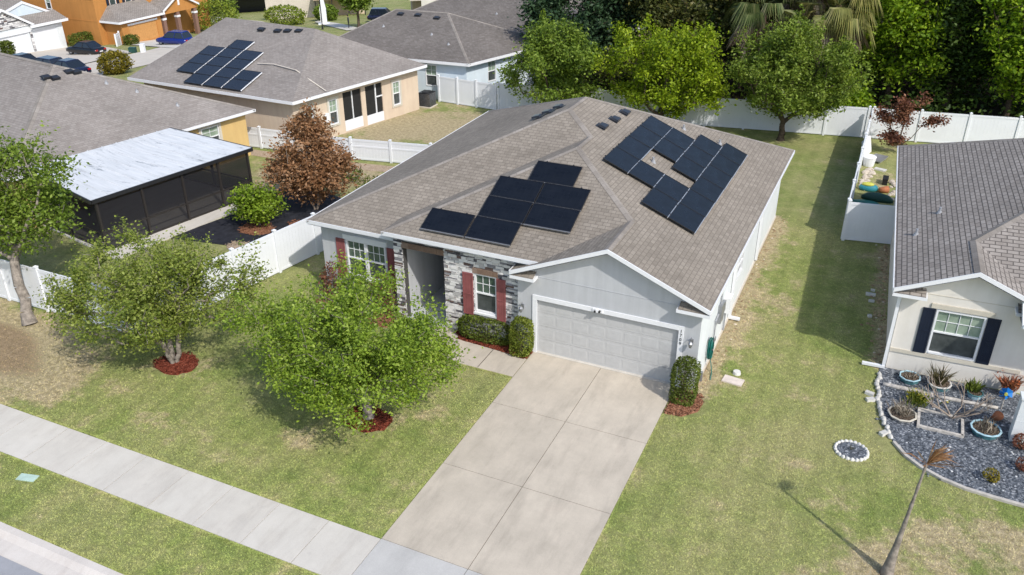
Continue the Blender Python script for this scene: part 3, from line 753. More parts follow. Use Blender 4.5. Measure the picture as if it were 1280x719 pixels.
# house number, written down the right trim
for i, ch in enumerate('1709'):
    cu = bpy.data.curves.new('house_number', 'FONT'); cu.body = ch; cu.size = .16; cu.extrude = .004; cu.align_x = 'CENTER'
    t = bpy.data.objects.new('number_text', cu); C.objects.link(t); bpy.context.view_layer.update()
    me = bpy.data.meshes.new_from_object(t.evaluated_get(bpy.context.evaluated_depsgraph_get())); bpy.data.objects.remove(t); bpy.data.curves.remove(cu)
    me.materials.clear(); me.materials.append(M['black'])
    o = bpy.data.objects.new('house_number', me); C.objects.link(o); o.parent = H
    o.location = (4.96, -.042, 2.06-.15*i); o.rotation_euler = (R(90), 0, 0)
def wall_lamp(u, z):
    mb = MB(); fg.box(mb,u-.05,u+.05,.0,.03,z-.11,z+.06); mb.tube([fg.p(u,.03,z+.02), fg.p(u,.10,z+.16), fg.p(u,.17,z+.12), fg.p(u,.18,z+.03)], .014, 6)
    mb.tube([fg.p(u,.18,z+.04), fg.p(u,.18,z-.02), fg.p(u,.18,z-.16)], [.03,.085,.05], 8)
    l = mb.build('wall_lamp', M['grey_metal'], H); g = MB(); g.tube([fg.p(u,.18,z-.03), fg.p(u,.18,z-.17)], [.06,.04], 8); g.build('lamp_shade', M['pane'], l)
wall_lamp(.20, 1.78); wall_lamp(6.04, 1.85)
mb = MB(); fg.box(mb,2.72,3.06,.035,.07,2.17,2.28); fg.box(mb,2.84,2.95,.07,.15,2.20,2.29)
cm = mb.build('security_camera', M['white'], H); mb = MB(); fg.box(mb,2.80,2.86,.15,.17,2.19,2.26); fg.box(mb,2.94,3.0,.07,.15,2.20,2.26); mb.build('camera_lens', M['black'], cm)
# things on the sunny side wall
fr = Fr((5.55,0,0), (0,1,0))
mb = MB(); fr.box(mb,2.75,3.15,.0,.14,1.05,1.75); fr.box(mb,3.3,3.55,.0,.12,1.2,1.6); mb.build('meter_box', M['grey_metal'], H, bevel=.01)
mb = MB(); fr.box(mb,3.85,4.3,.0,.22,.9,1.5); fr.box(mb,4.5,4.75,.0,.15,.7,1.15); mb.build('inverter_box', M['white'], H, bevel=.01)
mb = MB(); mb.tube([fr.p(2.95,.05,1.75), fr.p(2.95,.05,3.15)], .03, 8); mb.tube([fr.p(2.3,.05,.1), fr.p(2.3,.05,1.4), fr.p(2.7,.05,1.45)], .03, 8); mb.tube([fr.p(4.05,.06,.1), fr.p(4.05,.06,.9)], .03, 8)
mb.build('conduit', M['pipe'], H)
mb = MB(); fr.box(mb,5.0,5.12,.02,.12,.15,3.1); fr.box(mb,5.0,5.12,.02,.45,.06,.15); mb.build('downspout', M['white'], H); mb = MB(); fr.box(mb,10.2,10.3,.02,.12,.15,3.1); mb.build('downspout', M['white'], H)
mb = MB(); fr.box(mb,.18,.30,.0,.18,.28,.62); mb.tube([fr.p(.24,.09,.62), fr.p(.24,.09,.9)], .02, 8); mb.build('spigot_box', M['grey_metal'], H)
# base edge strip
mb = MB(); fr.box(mb,.02,15.5,.0,.05,-.05,.10); mb.build('footing', M['far_conc'], H)

# hose reel on the side wall
hr = thing('hose_reel', 'green garden hose coiled on a hanger on the white side wall', 'garden hose', (5.55,1.5,0))
mb = MB(); r = random.Random(5)
for k in range(7):
    rr = .24+.02*(k % 3); w_ = .05+.022*k
    mb.tube([(w_, math.sin(a)*rr*.75, .78+math.cos(a)*rr*1.5) for a in np.linspace(0, 2*math.pi, 22)], .016, 6, False)
mb.tube([(.12,0,.45),(.2,-.05,.25),(.3,-.3,.05),(.35,-.7,.02)], .016, 6)
mb.build('hose', M['green_hose'], hr, smooth=True)
mb = MB(); mb.box(.0,.24,-.06,.06,1.10,1.16); mb.box(.22,.24,-.09,.09,1.10,1.25); mb.build('hanger', M['grey_metal'], hr)

# ------------------------------------------------------------------ solar panels
def panel_proto(name, L, W, cells, frame, rail, clamps=True):
    """lies in local x (length) / y (up slope), z normal; origin at the centre of its underside"""
    root = bpy.data.objects.new(name, None); C.objects.link(root)
    mb = MB(); e = .022
    mb.box(-L/2,L/2,-W/2,-W/2+e,.0,.04); mb.box(-L/2,L/2,W/2-e,W/2,.0,.04); mb.box(-L/2,-L/2+e,-W/2+e,W/2-e,.0,.04); mb.box(L/2-e,L/2,-W/2+e,W/2-e,.0,.04)
    mb.box(-L/2+e,L/2-e,-W/2+e,W/2-e,.0,.02)
    mb.build('frame', frame, root)
    mb = MB(); mb.box(-L/2+e,L/2-e,-W/2+e,W/2-e,.022,.034); mb.build('glass', cells, root)
    mb = MB(); mb.box(-L/2,L/2,-W/2-.028,-W/2-.003,-.02,.034); mb.build('rail', rail, root)
    mb = MB()
    for x in (-L*.3, L*.3):
        mb.box(x-.02,x+.02,-W/2+.08,-W/2+.14,-.13,.0); mb.box(x-.02,x+.02,W/2-.14,W/2-.08,-.13,.0); mb.box(x-.025,x+.025,W/2-.02,W/2+.035,.0,.045)
    mb.build('mount', M['black'], root)
    return root
def place_panel(root, center, ux, uy, h):
    ux = Vector(ux).normalized(); uy = Vector(uy).normalized(); n = ux.cross(uy).normalized()
    m = Matrix((ux, uy, n)).transposed().to_4x4(); m.translation = Vector(center) + n*h
    root.matrix_world = m
rightP = panel_proto('solar_panel', 1.455, 1.03, M['solar'], M['black'], M['alu'])  # pale rail: frame edges catching the sun, put into its colour
frontP = panel_proto('solar_panel', 1.70, 1.0, M['solar'], M['black'], M['grey_metal'])
first = {'r': True, 'f': True}
def add_panel(kind, center, ux, uy, h, label, group):
    proto = rightP if kind == 'r' else frontP
    o = proto if first[kind] else copy_tree(proto); first[kind] = False
    place_panel(o, center, ux, uy, h); tag(o, label, 'solar panel', group)
ords = ['nearest the street', 'second from the street', 'third from the street', 'fourth from the street', 'fifth from the street', 'farthest from the street']
rowname = ['top row', 'second row down', 'third row down', 'bottom row']
rows = [(.43, 1.38, 4.84, [0,1,2,3]), (1.41, 2.34, 4.88, [0,2,3]), (2.37, 3.31, 3.40, [0,1,2.6,3.6,4.6]), (3.34, 4.30, 3.40, [0,1,2,3,4,5])]
pz = lambda x: 3.2+s*(5.85-x)
for k, (xa, xb, y0, ks) in enumerate(rows):
    for q, j in enumerate(ks):
        xc = (xa+xb)/2 + .012*j; yc = y0 + 1.478*(j+.5)
        nth = 'farthest from the street' if q == len(ks)-1 else ords[q]
        add_panel('r', (xc, yc, pz(xc)), (0,1,0), (-1,0,s), .10, 'black solar panel, right roof slope, %s, %s' % (rowname[k], nth), 'black solar panels on the right roof slope')
cz = lambda y: 3.6+.46*(y+.15)
fr_rows = [(.20, 1.10, [(-4.52,-2.79,'left panel of the lowest pair above the porch eave'), (-2.76,-1.04,'right panel of the lowest pair above the porch eave')]),
           (1.12, 2.02, [(-2.72,-1.02,'left panel of the second row up'), (-.99,.73,'right panel of the second row up')]),
           (2.04, 2.94, [(-2.70,-1.00,'left panel of the third row up'), (-.97,.75,'right panel of the third row up')]),
           (2.97, 3.85, [(-1.62,.08,'single panel on top')])]
for (ya, yb, cs) in fr_rows:
    for (xa, xb, lab) in cs:
        yc = (ya+yb)/2; add_panel('f', ((xa+xb)/2, yc, cz(yc)), (1,0,0), (0,1,.46), .11, 'black solar panel, front roof slope, ' + lab, 'black solar panels on the front roof slope')

# ------------------------------------------------------------------ fences
def fence(label, pts, h=1.83, step=2.4, group='white vinyl fences', base=None, rail_mid=False, post_h=.06):
    root = thing('fence', label, 'fence', (pts[0][0], pts[0][1], 0), 0, group)
    o0 = V(pts[0][0], pts[0][1], 0)
    posts = []
    for a, b in zip(pts[:-1], pts[1:]):
        a = V(*a, 0); b = V(*b, 0); L = (b-a).length; n = max(1, round(L/step)); d = (b-a)/n; dn = d.normalized()
        for i in range(n):
            p, q = a+d*i, a+d*(i+1); zg = ground((p.x+q.x)/2, (p.y+q.y)/2)
            f = Fr(p-o0, dn); l = d.length; mb = MB()
            nb = 12; bw = (l-.10)/nb
            for k in range(nb): f.box(mb,.05+k*bw+.001,.05+(k+1)*bw-.001,-.012,.012,zg+.14,zg+h-.05)
            f.box(mb,.05,l-.05,-.025,.025,zg+.05,zg+.15); f.box(mb,.05,l-.05,-.027,.027,zg+h-.13,zg+h-.01)
            if rail_mid: f.box(mb,.05,l-.05,-.026,.026,zg+h*.62,zg+h*.62+.09)
            mb.build('fence_panel', M['vinyl'], root)
            posts.append((p, dn))
    posts.append((V(*pts[-1], 0), dn))
    for p, dn in posts:
        zg = ground(p.x, p.y); f = Fr(p-o0, dn); mb = MB(); f.box(mb,-.062,.062,-.062,.062,zg-.02,zg+h+post_h)
        f.box(mb,-.075,.075,-.075,.075,zg+h+post_h,zg+h+post_h+.03)
        t = f.p(0,0,zg+h+post_h+.075); c = [f.p(-.07,.07,zg+h+post_h+.03), f.p(.07,.07,zg+h+post_h+.03), f.p(.07,-.07,zg+h+post_h+.03), f.p(-.07,-.07,zg+h+post_h+.03)]
        for i in range(4): mb.poly([c[i], c[(i+1)%4], t])
        mb.build('fence_post', M['vinyl'], root)
    return root
fence('tall white vinyl fence from the grey house corner down past the left front tree', [(-13.3,-4.9), (-11.75,3.4), (-9.9,13.6)])
fence('tall white vinyl fence running left behind the leaning trunk at the left edge', [(-13.5,-4.9), (-16.0,-4.95), (-24.5,-4.95)])
fence('long tall white vinyl fence along the back in front of the woods', [(-13.9,26.05), (-.84,28.17), (8.35,29.7)])
fence('tall white vinyl fence behind the neighbour on the right, past the purple tree', [(8.6,29.72), (16.2,31.0), (28,32.9)])
fence('tall white vinyl fence between the two side lawns, seen almost end on', [(8.67,14.3), (8.52,29.3)])
fence('single white fence panel facing the street beside the right neighbour roof', [(8.72,14.14), (10.95,14.5)], step=2.4)
fence('low white fence with a middle rail behind the brown tree', [(-25.2,13.45), (-23.2,13.7), (-17.3,14.2), (-12.7,15.06), (-9.6,15.5)], h=1.22, step=1.9, rail_mid=True)
fence('tall white fence beside the air conditioner at the pale blue house', [(-18.5,26.4), (-14.1,26.05)], h=1.75, step=1.4)

# ------------------------------------------------------------------ trees
class Leaves:
    def __init__(s): s.parts = []
    def add(s, centers, size, rs, up=.35, aspect=.5, dirs=None):
        n = len(centers)
        if n == 0: return
        if dirs is None:
            d = rs.normal(size=(n,3)); d[:,2] *= .6
        else: d = dirs + rs.normal(size=(n,3))*.35
        d /= np.linalg.norm(d, axis=1)[:,None]+1e-9
        m = rs.normal(size=(n,3)); m[:,2] += up*2
        t = np.cross(d, m); t /= np.linalg.norm(t, axis=1)[:,None]+1e-9
        nn = np.cross(t, d)
        L = (size*rs.uniform(.6, 1.35, n))[:,None]; W = L*aspect
        b = nn*L*.12
        s.parts.append(np.stack([centers-d*L*.5, centers+t*W*.5+b, centers+d*L*.5, centers-t*W*.5+b], 1))
    def build(s, name, mat, parent=None):
        q = np.concatenate(s.parts).astype(np.float32); n = len(q)
        me = bpy.data.meshes.new(name); me.vertices.add(n*4); me.vertices.foreach_set('co', q.ravel())
        me.loops.add(n*4); me.loops.foreach_set('vertex_index', np.arange(n*4, dtype=np.int32))
        me.polygons.add(n); me.polygons.foreach_set('loop_start', np.arange(0, n*4, 4, dtype=np.int32))
        me.materials.append(mat); me.update(calc_edges=True); me.validate()
        o = bpy.data.objects.new(name, me); C.objects.link(o)
        if parent: o.parent = parent
        return o
def tree(name, label, loc, crown, leaf, bark, trunk_r, fork, tips, per, size, seed, sigma=.28, cat='tree', group=None, stems=1, lean=(0,0), gap=.0, gapf=.8, droop=0, up=.35, aspect=.55, shell=2.4, upshoot=0, crown_name='crown', lobes=0):
    """crown: list of (cx,cy,cz,rx,ry,rz); fork: height of the first fork; pipe-model limbs to every leaf clump"""
    rs = np.random.RandomState(seed); r = random.Random(seed)
    root = thing(name, label, cat, loc, 0, group)
    base_c = crown[0]; crown = list(crown)
    for _ in range(lobes):
        d = rs.normal(size=3); d /= np.linalg.norm(d); d[2] = d[2]*.8+.1; k = rs.uniform(.22,.38)
        crown.append(tuple(np.array(base_c[:3])+d*np.array(base_c[3:6])*rs.uniform(.9,1.1)) + (base_c[3]*k, base_c[4]*k, base_c[5]*k*1.1))
    vol = np.array([c[3]*c[4]*c[5] for c in crown]); vol = vol/vol.sum()
    T = []
    while len(T) < tips:
        c = crown[rs.choice(len(crown), p=vol)]
        d = rs.normal(size=3); d /= np.linalg.norm(d)
        k = rs.rand()**(1/shell)
        p = np.array(c[:3]) + d*k*np.array(c[3:6])
        if gap and noise.noise(Vector(p)*gapf + V(seed*1.7, 0, 0)) < -.25+gap*.5: continue
        if p[2] < .25: continue
        T.append(p)
    T = np.array(T)
    # trunk nodes
    P = []; par = []
    top = np.array([lean[0], lean[1], fork]);
    tops = []
    for sI in range(stems):
        a = 2*math.pi*sI/max(1,stems)+.5; off = np.array([math.cos(a), math.sin(a), 0])*(trunk_r*.7 if stems > 1 else 0)
        prev = -1; K = 5
        for k in range(K+1):
            f = k/K; p = top*f + off*(1+f*3) + rs.normal(size=3)*trunk_r*.15*np.array([1,1,0])*(k > 0)
            p[2] = fork*f; P.append(p); par.append(prev); prev = len(P)-1
        tops.append(prev)
    order = np.argsort(np.linalg.norm(T-top, axis=1)); depth = {i: 0 for i in range(len(P))}
    dep = [0.0]*len(P); elig = [i in tops or (i+1) in tops for i in range(len(P))]
    tipn = []
    for ti in order:
        t = T[ti]; A = np.array(P); dist = np.linalg.norm(A-t, axis=1)
        cost = dist + .45*np.array(dep) + np.where(A[:,2] > t[2]+.3, .6, 0) + np.where(elig, 0, 1e6)
        j = int(np.argmin(cost)); p0 = A[j]; L = dist[j]; n = max(1, int(L/.45)); prev = j
        for k in range(1, n+1):
            f = k/n; q = p0*(1-f)+t*f; q = q + np.array([0,0,1])*math.sin(math.pi*f)*L*(.10-droop) + (rs.normal(size=3)*.05*L if k < n else 0)
            P.append(q); par.append(prev); dep.append(dep[prev]+L/n); elig.append(True); prev = len(P)-1
        tipn.append(prev)
    wt = np.zeros(len(P))
    for i in tipn:
        while i >= 0: wt[i] += 1; i = par[i]
    rad = trunk_r*np.maximum(.0, (wt/(tips/stems)))**.46
    rad = np.clip(rad, .007, trunk_r); mb = MB()
    if stems == 1:
        for k in range(6): rad[k] = trunk_r*(1.25-.3*k/5) if k else trunk_r*1.7
    for i, pi in enumerate(par):
        if pi < 0: continue
        ra, rb = min(rad[pi], rad[i]*1.6), rad[i]; big = ra > .03
        if not big and ra < .009 and rs.rand() < .3: continue
        mb.tube([P[pi], P[i]], [ra, rb], 7 if big else 3, False)
    mb.build('trunk', bark, root, smooth=True)
    lv = Leaves(); cen = []; 
    for i in tipn:
        n = max(1, int(per*rs.uniform(.5,1.5))); pp = P[i]; q = P[par[i]]
        f = rs.rand(n,1)**.7; base = q*(1-f)+pp*f
        sg = sigma*rs.uniform(.6,1.35); o_ = rs.normal(size=(n,3))*sg*np.array([1,1,.75]); o_[:,2] -= droop*np.abs(rs.normal(size=n))*sg*3
        cen.append(base+o_)
    for _ in range(upshoot):
        i = tipn[r.randrange(len(tipn))]; 
        if P[i][2] < np.percentile(T[:,2], 55): continue
        L = rs.uniform(.4,1.0); dv = np.array([rs.normal()*.25, rs.normal()*.25, 1.0]); n = int(per*.5); f = rs.rand(n,1)
        cen.append(P[i]+dv*f*L+rs.normal(size=(n,3))*.07)
    cc = np.concatenate(cen); cc = cc[cc[:,2] > .05]
    lv.add(cc, size, rs, up, aspect); lv.build(crown_name, leaf, root)
    return root

tree('shade_tree', 'round green tree in the red mulch ring in front of the porch', (-3.25,-5.62,0), [(-.2,.05,2.85,2.85,2.75,1.8), (-1.6,0,2.2,1.8,1.8,1.25), (1.4,.3,2.3,1.6,1.7,1.15), (-.1,-1.3,1.9,1.7,1.3,.9)], M['leaf_elm'], M['bark'], .13, 1.05, 600, 80, .10, 11, .20, gap=.30, gapf=.8, upshoot=130, lobes=9)
tree('shade_tree', 'wide sparse tree with a pale forked trunk in a red mulch ring', (-11.05,-5.72,0), [(-.75,.2,2.8,2.95,2.9,1.65), (.8,.6,2.5,1.6,1.7,1.2), (-2.4,-.5,2.1,1.7,1.6,1.1)], M['leaf_crape'], M['bark'], .105, .95, 480, 74, .10, 12, .19, stems=3, gap=.50, gapf=.75, upshoot=170, lobes=9)
tree('shade_tree', 'tall leaning tree cut off by the left edge in front of the white fence', (-17.95,-5.9,0), [(-1.6,1.2,5.0,2.2,2.2,2.2), (-1.2,1.8,3.6,2.3,2.0,1.3), (-2.8,.3,4.4,2,2,2)], M['leaf_A'], M['bark'], .17, 2.2, 360, 66, .145, 13, .26, lean=(-.75,.6), gap=.25, lobes=5)
tree('dead_tree', 'dead tree full of brown leaves over the black weed fabric', (-14.8,7.45,0), [(-.05,0,2.1,2.2,2.1,1.15), (-.1,.1,3.2,1.7,1.6,1.4), (.1,0,4.4,.7,.7,.8)], M['leaf_brown'], M['twig'], .07, .55, 300, 62, .17, 14, .22, droop=.18, up=.0, aspect=.5, stems=2, gap=.1)
tree('citrus_tree', 'small bright yellow-green citrus tree by the screened porch', (-16.0,4.75,0), [(0,0,1.25,1.35,1.3,.85), (-.5,.2,1.0,1.1,1.0,.6)], M['leaf_citrus'], M['twig'], .05, .4, 110, 55, .14, 15, .18, gap=.05)
tree('purple_tree', 'small purple-leaved tree in front of the white back fence', (10.4,27.7,0), [(-.2,0,2.5,.55,.5,1.0), (-1.2,0,1.9,.45,.4,.5), (1.5,.3,1.9,.7,.4,.35), (.5,.2,3.2,.35,.35,.5), (-.5,-.2,.9,.6,.5,.4)], M['leaf_purple'], M['bark_dark'], .06, .5, 110, 40, .16, 16, .17, gap=.1)
tree('shade_tree', 'loose green tree in the back yard, left one of three along the back fence', (-9.7,25.0,0), [(.1,0,3.6,2.9,2.7,2.5), (.7,0,4.8,1.7,1.7,1.4), (1.9,.3,3.2,1.8,1.7,1.8)], M['leaf_A'], M['bark_dark'], .15, 1.0, 330, 60, .19, 17, .28, gap=.45, lobes=12, upshoot=60)
tree('shade_tree', 'dense bright lime-green tree behind the ridge of the grey house', (-3.2,26.2,0), [(0,0,3.6,3.5,3.2,2.6), (-1.5,0,5.0,1.7,1.7,1.5), (1.7,0,4.9,1.9,1.8,1.6), (2.3,0,3.0,1.7,1.7,1.7)], M['leaf_B'], M['bark_dark'], .16, 1.0, 380, 64, .19, 18, .26, gap=.36, lobes=12, upshoot=60)
tree('shade_tree', 'pointed olive-green tree behind the right end of the grey house roof', (3.9,27.3,0), [(0,0,3.8,3.5,3.1,2.3), (-.3,0,5.6,2.0,1.9,2.0), (1.8,0,3.2,2.1,2.0,1.5), (-2,0,3.4,1.8,1.8,1.7)], M['leaf_C'], M['bark_dark'], .16, 1.1, 400, 60, .17, 19, .25, gap=.42, upshoot=220, lobes=13)

# the woods behind the back fence
def woods():
    lv = Leaves(); rs = np.random.RandomState(40); mb = MB()
    for k in range(46):
        x = rs.uniform(-22, 46); y = rs.uniform(43, 66); h = rs.uniform(9, 17); rr = rs.uniform(2.4, 4.2); g0 = ground(x, y)
        mb.tube([(x,y,g0-.2), (x+rs.normal()*.4,y,g0+h*.8)], [.2,.07], 6, False)
        for _ in range(34):
            d = rs.normal(size=3); d /= np.linalg.norm(d); c = np.array([x,y,g0+h*.52]) + d*np.array([rr,rr,h*.46])*rs.rand()**.35
            lv.add(c+rs.normal(size=(26,3))*.75, .62, rs, .3, .6)
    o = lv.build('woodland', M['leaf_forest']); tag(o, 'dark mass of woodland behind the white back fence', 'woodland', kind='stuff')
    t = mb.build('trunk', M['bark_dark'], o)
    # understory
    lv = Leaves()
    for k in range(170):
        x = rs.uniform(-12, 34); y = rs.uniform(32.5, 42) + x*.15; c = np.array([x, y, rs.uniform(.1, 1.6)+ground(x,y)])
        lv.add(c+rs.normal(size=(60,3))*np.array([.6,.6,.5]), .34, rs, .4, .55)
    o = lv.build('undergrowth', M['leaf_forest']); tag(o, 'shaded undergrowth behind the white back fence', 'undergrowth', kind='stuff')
woods()
FW = [ # x, y, height, radius, leaf, label
 (-12.5,34.0,7.6,2.2,'leaf_pine','dark blue-green cedar beyond the left back yard tree'),
 (-9.6,36.5,9.4,2.5,'leaf_pine','tall dark green cedar right of the far roof'),
 (-5.8,36.0,9.6,2.7,'leaf_olive','dull olive tree behind the left half of the lime-green tree'),
 (-.6,37.5,10.0,2.6,'leaf_olive','dull yellowish tree behind the right half of the lime-green tree'),
 (-7.6,30.8,3.6,1.7,'leaf_olive','dull bush-like tree between the loose tree and the lime-green tree'),
 (9.0,38.0,12.5,2.6,'leaf_lit','lush green tree right of the palm with yellowing fronds'),
 (12.6,38.5,9.0,2.0,'leaf_forest','dark green tree between the two lush trees in the woods'),
 (16.0,36.6,11.5,3.0,'leaf_lit','lush bright green tree hanging over the fence behind the purple tree'),
 (19.6,37.6,11.5,2.8,'leaf_lit','lush green tree at the right edge behind the fence'),
 (24.5,39.0,12.0,3.2,'leaf_lit','lush green tree just past the right edge'),
 (6.0,34.2,2.9,1.5,'leaf_lit','low green bush behind the fence below the palms'),
]
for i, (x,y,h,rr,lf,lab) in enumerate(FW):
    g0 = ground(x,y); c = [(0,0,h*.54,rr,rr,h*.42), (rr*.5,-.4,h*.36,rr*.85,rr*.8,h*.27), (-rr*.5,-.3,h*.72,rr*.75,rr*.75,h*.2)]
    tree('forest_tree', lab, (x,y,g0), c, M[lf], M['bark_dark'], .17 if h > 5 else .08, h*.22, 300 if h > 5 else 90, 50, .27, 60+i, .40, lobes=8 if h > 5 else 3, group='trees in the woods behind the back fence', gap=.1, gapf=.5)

def palm(label, loc, h, R_, seed, green, nf=26, dead=14, tr=.17, blades=24):
    rs = np.random.RandomState(seed); root = thing('palm_tree', label, 'palm', loc, 0, 'palms in the woods behind the back fence')
    mb = MB(); mb.tube([(0,0,-.3),(.1,0,h*.5),(0,.1,h)], [tr*1.3,tr,tr*1.1], 8); mb.build('trunk', M['bark_dark'], root, smooth=True)
    def frond(lst, a, el, L, droopv, st):
        d = np.array([math.cos(a)*math.cos(el), math.sin(a)*math.cos(el), math.sin(el)])
        base = np.array([0,0,h]); hub = base + d*L*st; side = np.cross(d, [0,0,1.]); side /= np.linalg.norm(side)
        for k in range(blades):
            t = (k/(blades-1)-.5)*2.6; b = d*math.cos(t)+side*math.sin(t); b[2] -= .1
            l = L*(1-st)*(1-.25*abs(t)/1.3); w = .032*L*.55
            m1 = hub + b*l*.55; tip = hub + b*l*.95 + np.array([0,0,-droopv*l*(.45+.3*rs.rand())])
            sd = np.cross(b, d+np.array([.1,.2,.3])); sd = sd/(np.linalg.norm(sd)+1e-6)*w
            lst.append([hub, m1+sd, tip, m1-sd])
        p = np.cross(d,[0,0,1.]); p = p/np.linalg.norm(p)*.02
        lst.append([base-p, base+p, hub+p, hub-p])
    G = []; D = []
    for k in range(nf): frond(G, rs.uniform(0,6.28), rs.uniform(-.5,1.2), R_*rs.uniform(.8,1.1), rs.uniform(.9,1.5), .5)
    for k in range(dead): frond(D, rs.uniform(0,6.28), rs.uniform(-1.35,-.7), R_*rs.uniform(.8,1.15), rs.uniform(.3,.6), .4)
    for lst, nm, mt_ in ((G,'frond',M[green]), (D,'dead_frond',M['palm_dead'])):
        lv = Leaves(); lv.parts.append(np.array(lst)); lv.build(nm, mt_, root)
palm('green fan palm behind the lime-green tree', (.9,34.3,ground(.9,34.3)), 6.4, 3.1, 71, 'palm_leaf', 40, 8)
palm('fan palm with yellowing fronds and a skirt of dead ones', (5.3,34.6,ground(5.3,34.6)), 6.6, 3.1, 72, 'palm_yellow', 36, 26)
palm('second palm with dead fronds beside the yellowing palm', (3.2,36.4,ground(3.2,36.4)), 7.6, 2.6, 73, 'palm_leaf', 30, 14)

# ------------------------------------------------------------------ bushes
def bush(name, label, loc, half, leaf, seed, n=2600, size=.075, box=4.0, cat='bush', group=None, inner=.86, stem=True, z0=0.05):
    """clipped bush: leaves on and just inside a superellipsoid shell"""
    rs = np.random.RandomState(seed); root = thing(name, label, cat, loc, 0, group)
    d = rs.normal(size=(n,3)); k = (np.abs(d[:,0])**box+np.abs(d[:,1])**box+np.abs(d[:,2])**box)**(-1/box)
    p = d*k[:,None]*np.array(half)*(inner+(1-inner)*rs.rand(n)**.5*1.25)[:,None]
    lump = np.array([noise.noise(Vector(q)*2.2+V(seed,0,0)) for q in p]); p *= (1+(.10 if box >= 3 else .30)*lump)[:,None]
    p[:,2] += half[2]+z0; p = p[p[:,2] > .02]
    lv = Leaves(); dirs = p-np.array([0,0,half[2]]); dirs /= np.linalg.norm(dirs, axis=1)[:,None]+1e-6
    lv.add(p, size, rs, .6, .6); lv.build('foliage', leaf, root)
    mb = MB(); r = random.Random(seed)
    for _ in range(9): mb.tube([(r.uniform(-.15,.15)*half[0], r.uniform(-.15,.15)*half[1], 0), (r.uniform(-.6,.6)*half[0], r.uniform(-.6,.6)*half[1], half[2]*1.5)], [.018,.006], 4, False)
    mb.build('stem', M['bark_dark'], root); return root
bush('box_bush', 'tall clipped box bush at the right corner of the garage door', (5.37,-.72,0), (.40,.38,.72), M['leaf_hedge'], 31, 4200, .07, 5)
bush('box_bush', 'yellow-green clipped box bush left of the garage door', (-.42,-.32,0), (.36,.34,.66), M['leaf_hedge_yellow'], 32, 3600, .07, 5)
bush('hedge', 'dark clipped hedge under the stone wall window', (-1.95,-.05,0), (1.1,.30,.42), M['leaf_hedge'], 33, 4200, .075, 3)
bush('shrub', 'loose green shrub behind the round front tree near the porch', (-4.2,-1.4,0), (.7,.5,.45), M['leaf_elm'], 34, 1200, .11, 2.2)
# dull wispy shrubs under the left windows
for i, (x, lf, lab) in enumerate(((-8.6,'leaf_purple','dark purplish shrub below the left shutter of the double window'), (-7.4,'leaf_crape','thin grey-green shrub below the double window'), (-6.3,'leaf_purple','purplish shrub against the left end of the stone wall'))):
    bush('shrub', lab, (x,.15,0), (.45,.4,.75), M[lf], 90+i, 900, .10, 2.2, group='shrubs below the double window', inner=.35)

# ------------------------------------------------------------------ bent dead palm in the right lawn
dp = thing('dead_palm', 'slim dead palm trunk with a shrivelled brown crown on the right lawn', 'dead palm', (11.74,-5.67,0))
mb = MB(); pts = []; rad = []
for k in range(26):
    f = k/25; pts.append((.20*f*f+.05*math.sin(f*3), -.05+.18*f, 3.35*f)); rad.append(.11*(1-f)**4+.055-.027*f + (.008 if k % 4 == 0 else 0))
mb.tube(pts, rad, 10); mb.build('trunk', M['bark'], dp, smooth=True)
rs = np.random.RandomState(8); lst = []
tp = np.array(pts[-1])
for k in range(70):
    d = np.array([.50+rs.normal()*.28, .25+rs.normal()*.28, .70+rs.normal()*.3]); d /= np.linalg.norm(d); L = rs.uniform(.45,.9)
    sd = np.cross(d, rs.normal(size=3)); sd = sd/np.linalg.norm(sd)*.018; e = tp+d*L+np.array([.1*rs.rand(),0,-.55*rs.rand()*L]); m_ = tp+d*L*.55
    lst.append([tp-d*.1, m_+sd, e, m_-sd])
lv = Leaves(); lv.parts.append(np.array(lst)); lv.build('dead_frond', M['leaf_brown'], dp)
mb = MB(); mb.tube([pts[-2], (pts[-1][0]+.06, pts[-1][1]+.03, 3.6)], [.03,.012], 6); mb.build('crown_shaft', M['leaf_brown'], dp)

# ------------------------------------------------------------------ small ground items in the front
mb = MB(); mb.box(-.28,.28,-.13,.13,-.02,.03); o = mb.build('utility_cover', M['pipe'], bevel=.01); o.location = (-10.5,-11.95,0); o.rotation_euler = (0,0,.25)
o.data.materials[0] = flat('pale_green_plastic', (.42,.55,.48), .6); tag(o, 'pale green utility cover in the grass strip by the kerb', 'utility cover')
mb = MB(); mb.box(-.33,.33,-.2,.2,-.02,.05); o = mb.build('valve_cover', M['pipe'], bevel=.015); o.location = (6.6,1.05,0); o.rotation_euler = (0,0,-.1)
o.data.materials[0] = flat('pale_pink_concrete', (.60,.52,.47), .8); tag(o, 'pale concrete valve cover in the side lawn by the garage', 'valve cover')
mb = MB(); mb.tube([(0,0,-.02),(0,0,.1)], [.14,.12], 12); o = mb.build('cleanout_cap', M['whitestone']); o.location = (6.62,1.55,0); tag(o, 'round white pipe cap beside the valve cover', 'pipe cap')
mb = MB(); r = random.Random(4)
def stone(mb, x, y, z, a, b, c, r):
    n = 6; rings = []
    for zz, k in ((-.4,.75), (.1,1), (.6,.85), (1,.45)):
        rings.append([V(x+math.cos(2*math.pi*i/n+a*9)*a*k*(1+r.uniform(-.2,.2)), y+math.sin(2*math.pi*i/n+a*9)*b*k*(1+r.uniform(-.2,.2)), z+c*zz) for i in range(n)])
    mb.loft(rings)
for _ in range(190):
    y = r.uniform(.2,15.4); x = 5.64+abs(r.gauss(0,.22)); a = r.uniform(.02,.065); stone(mb, x, y, .0, a, a*r.uniform(.6,1), a*.6, r)
tag(mb.build('rubble', M['rubble']), 'tan stones and debris along the foot of the white side wall', 'rubble', kind='stuff')
mb = MB()
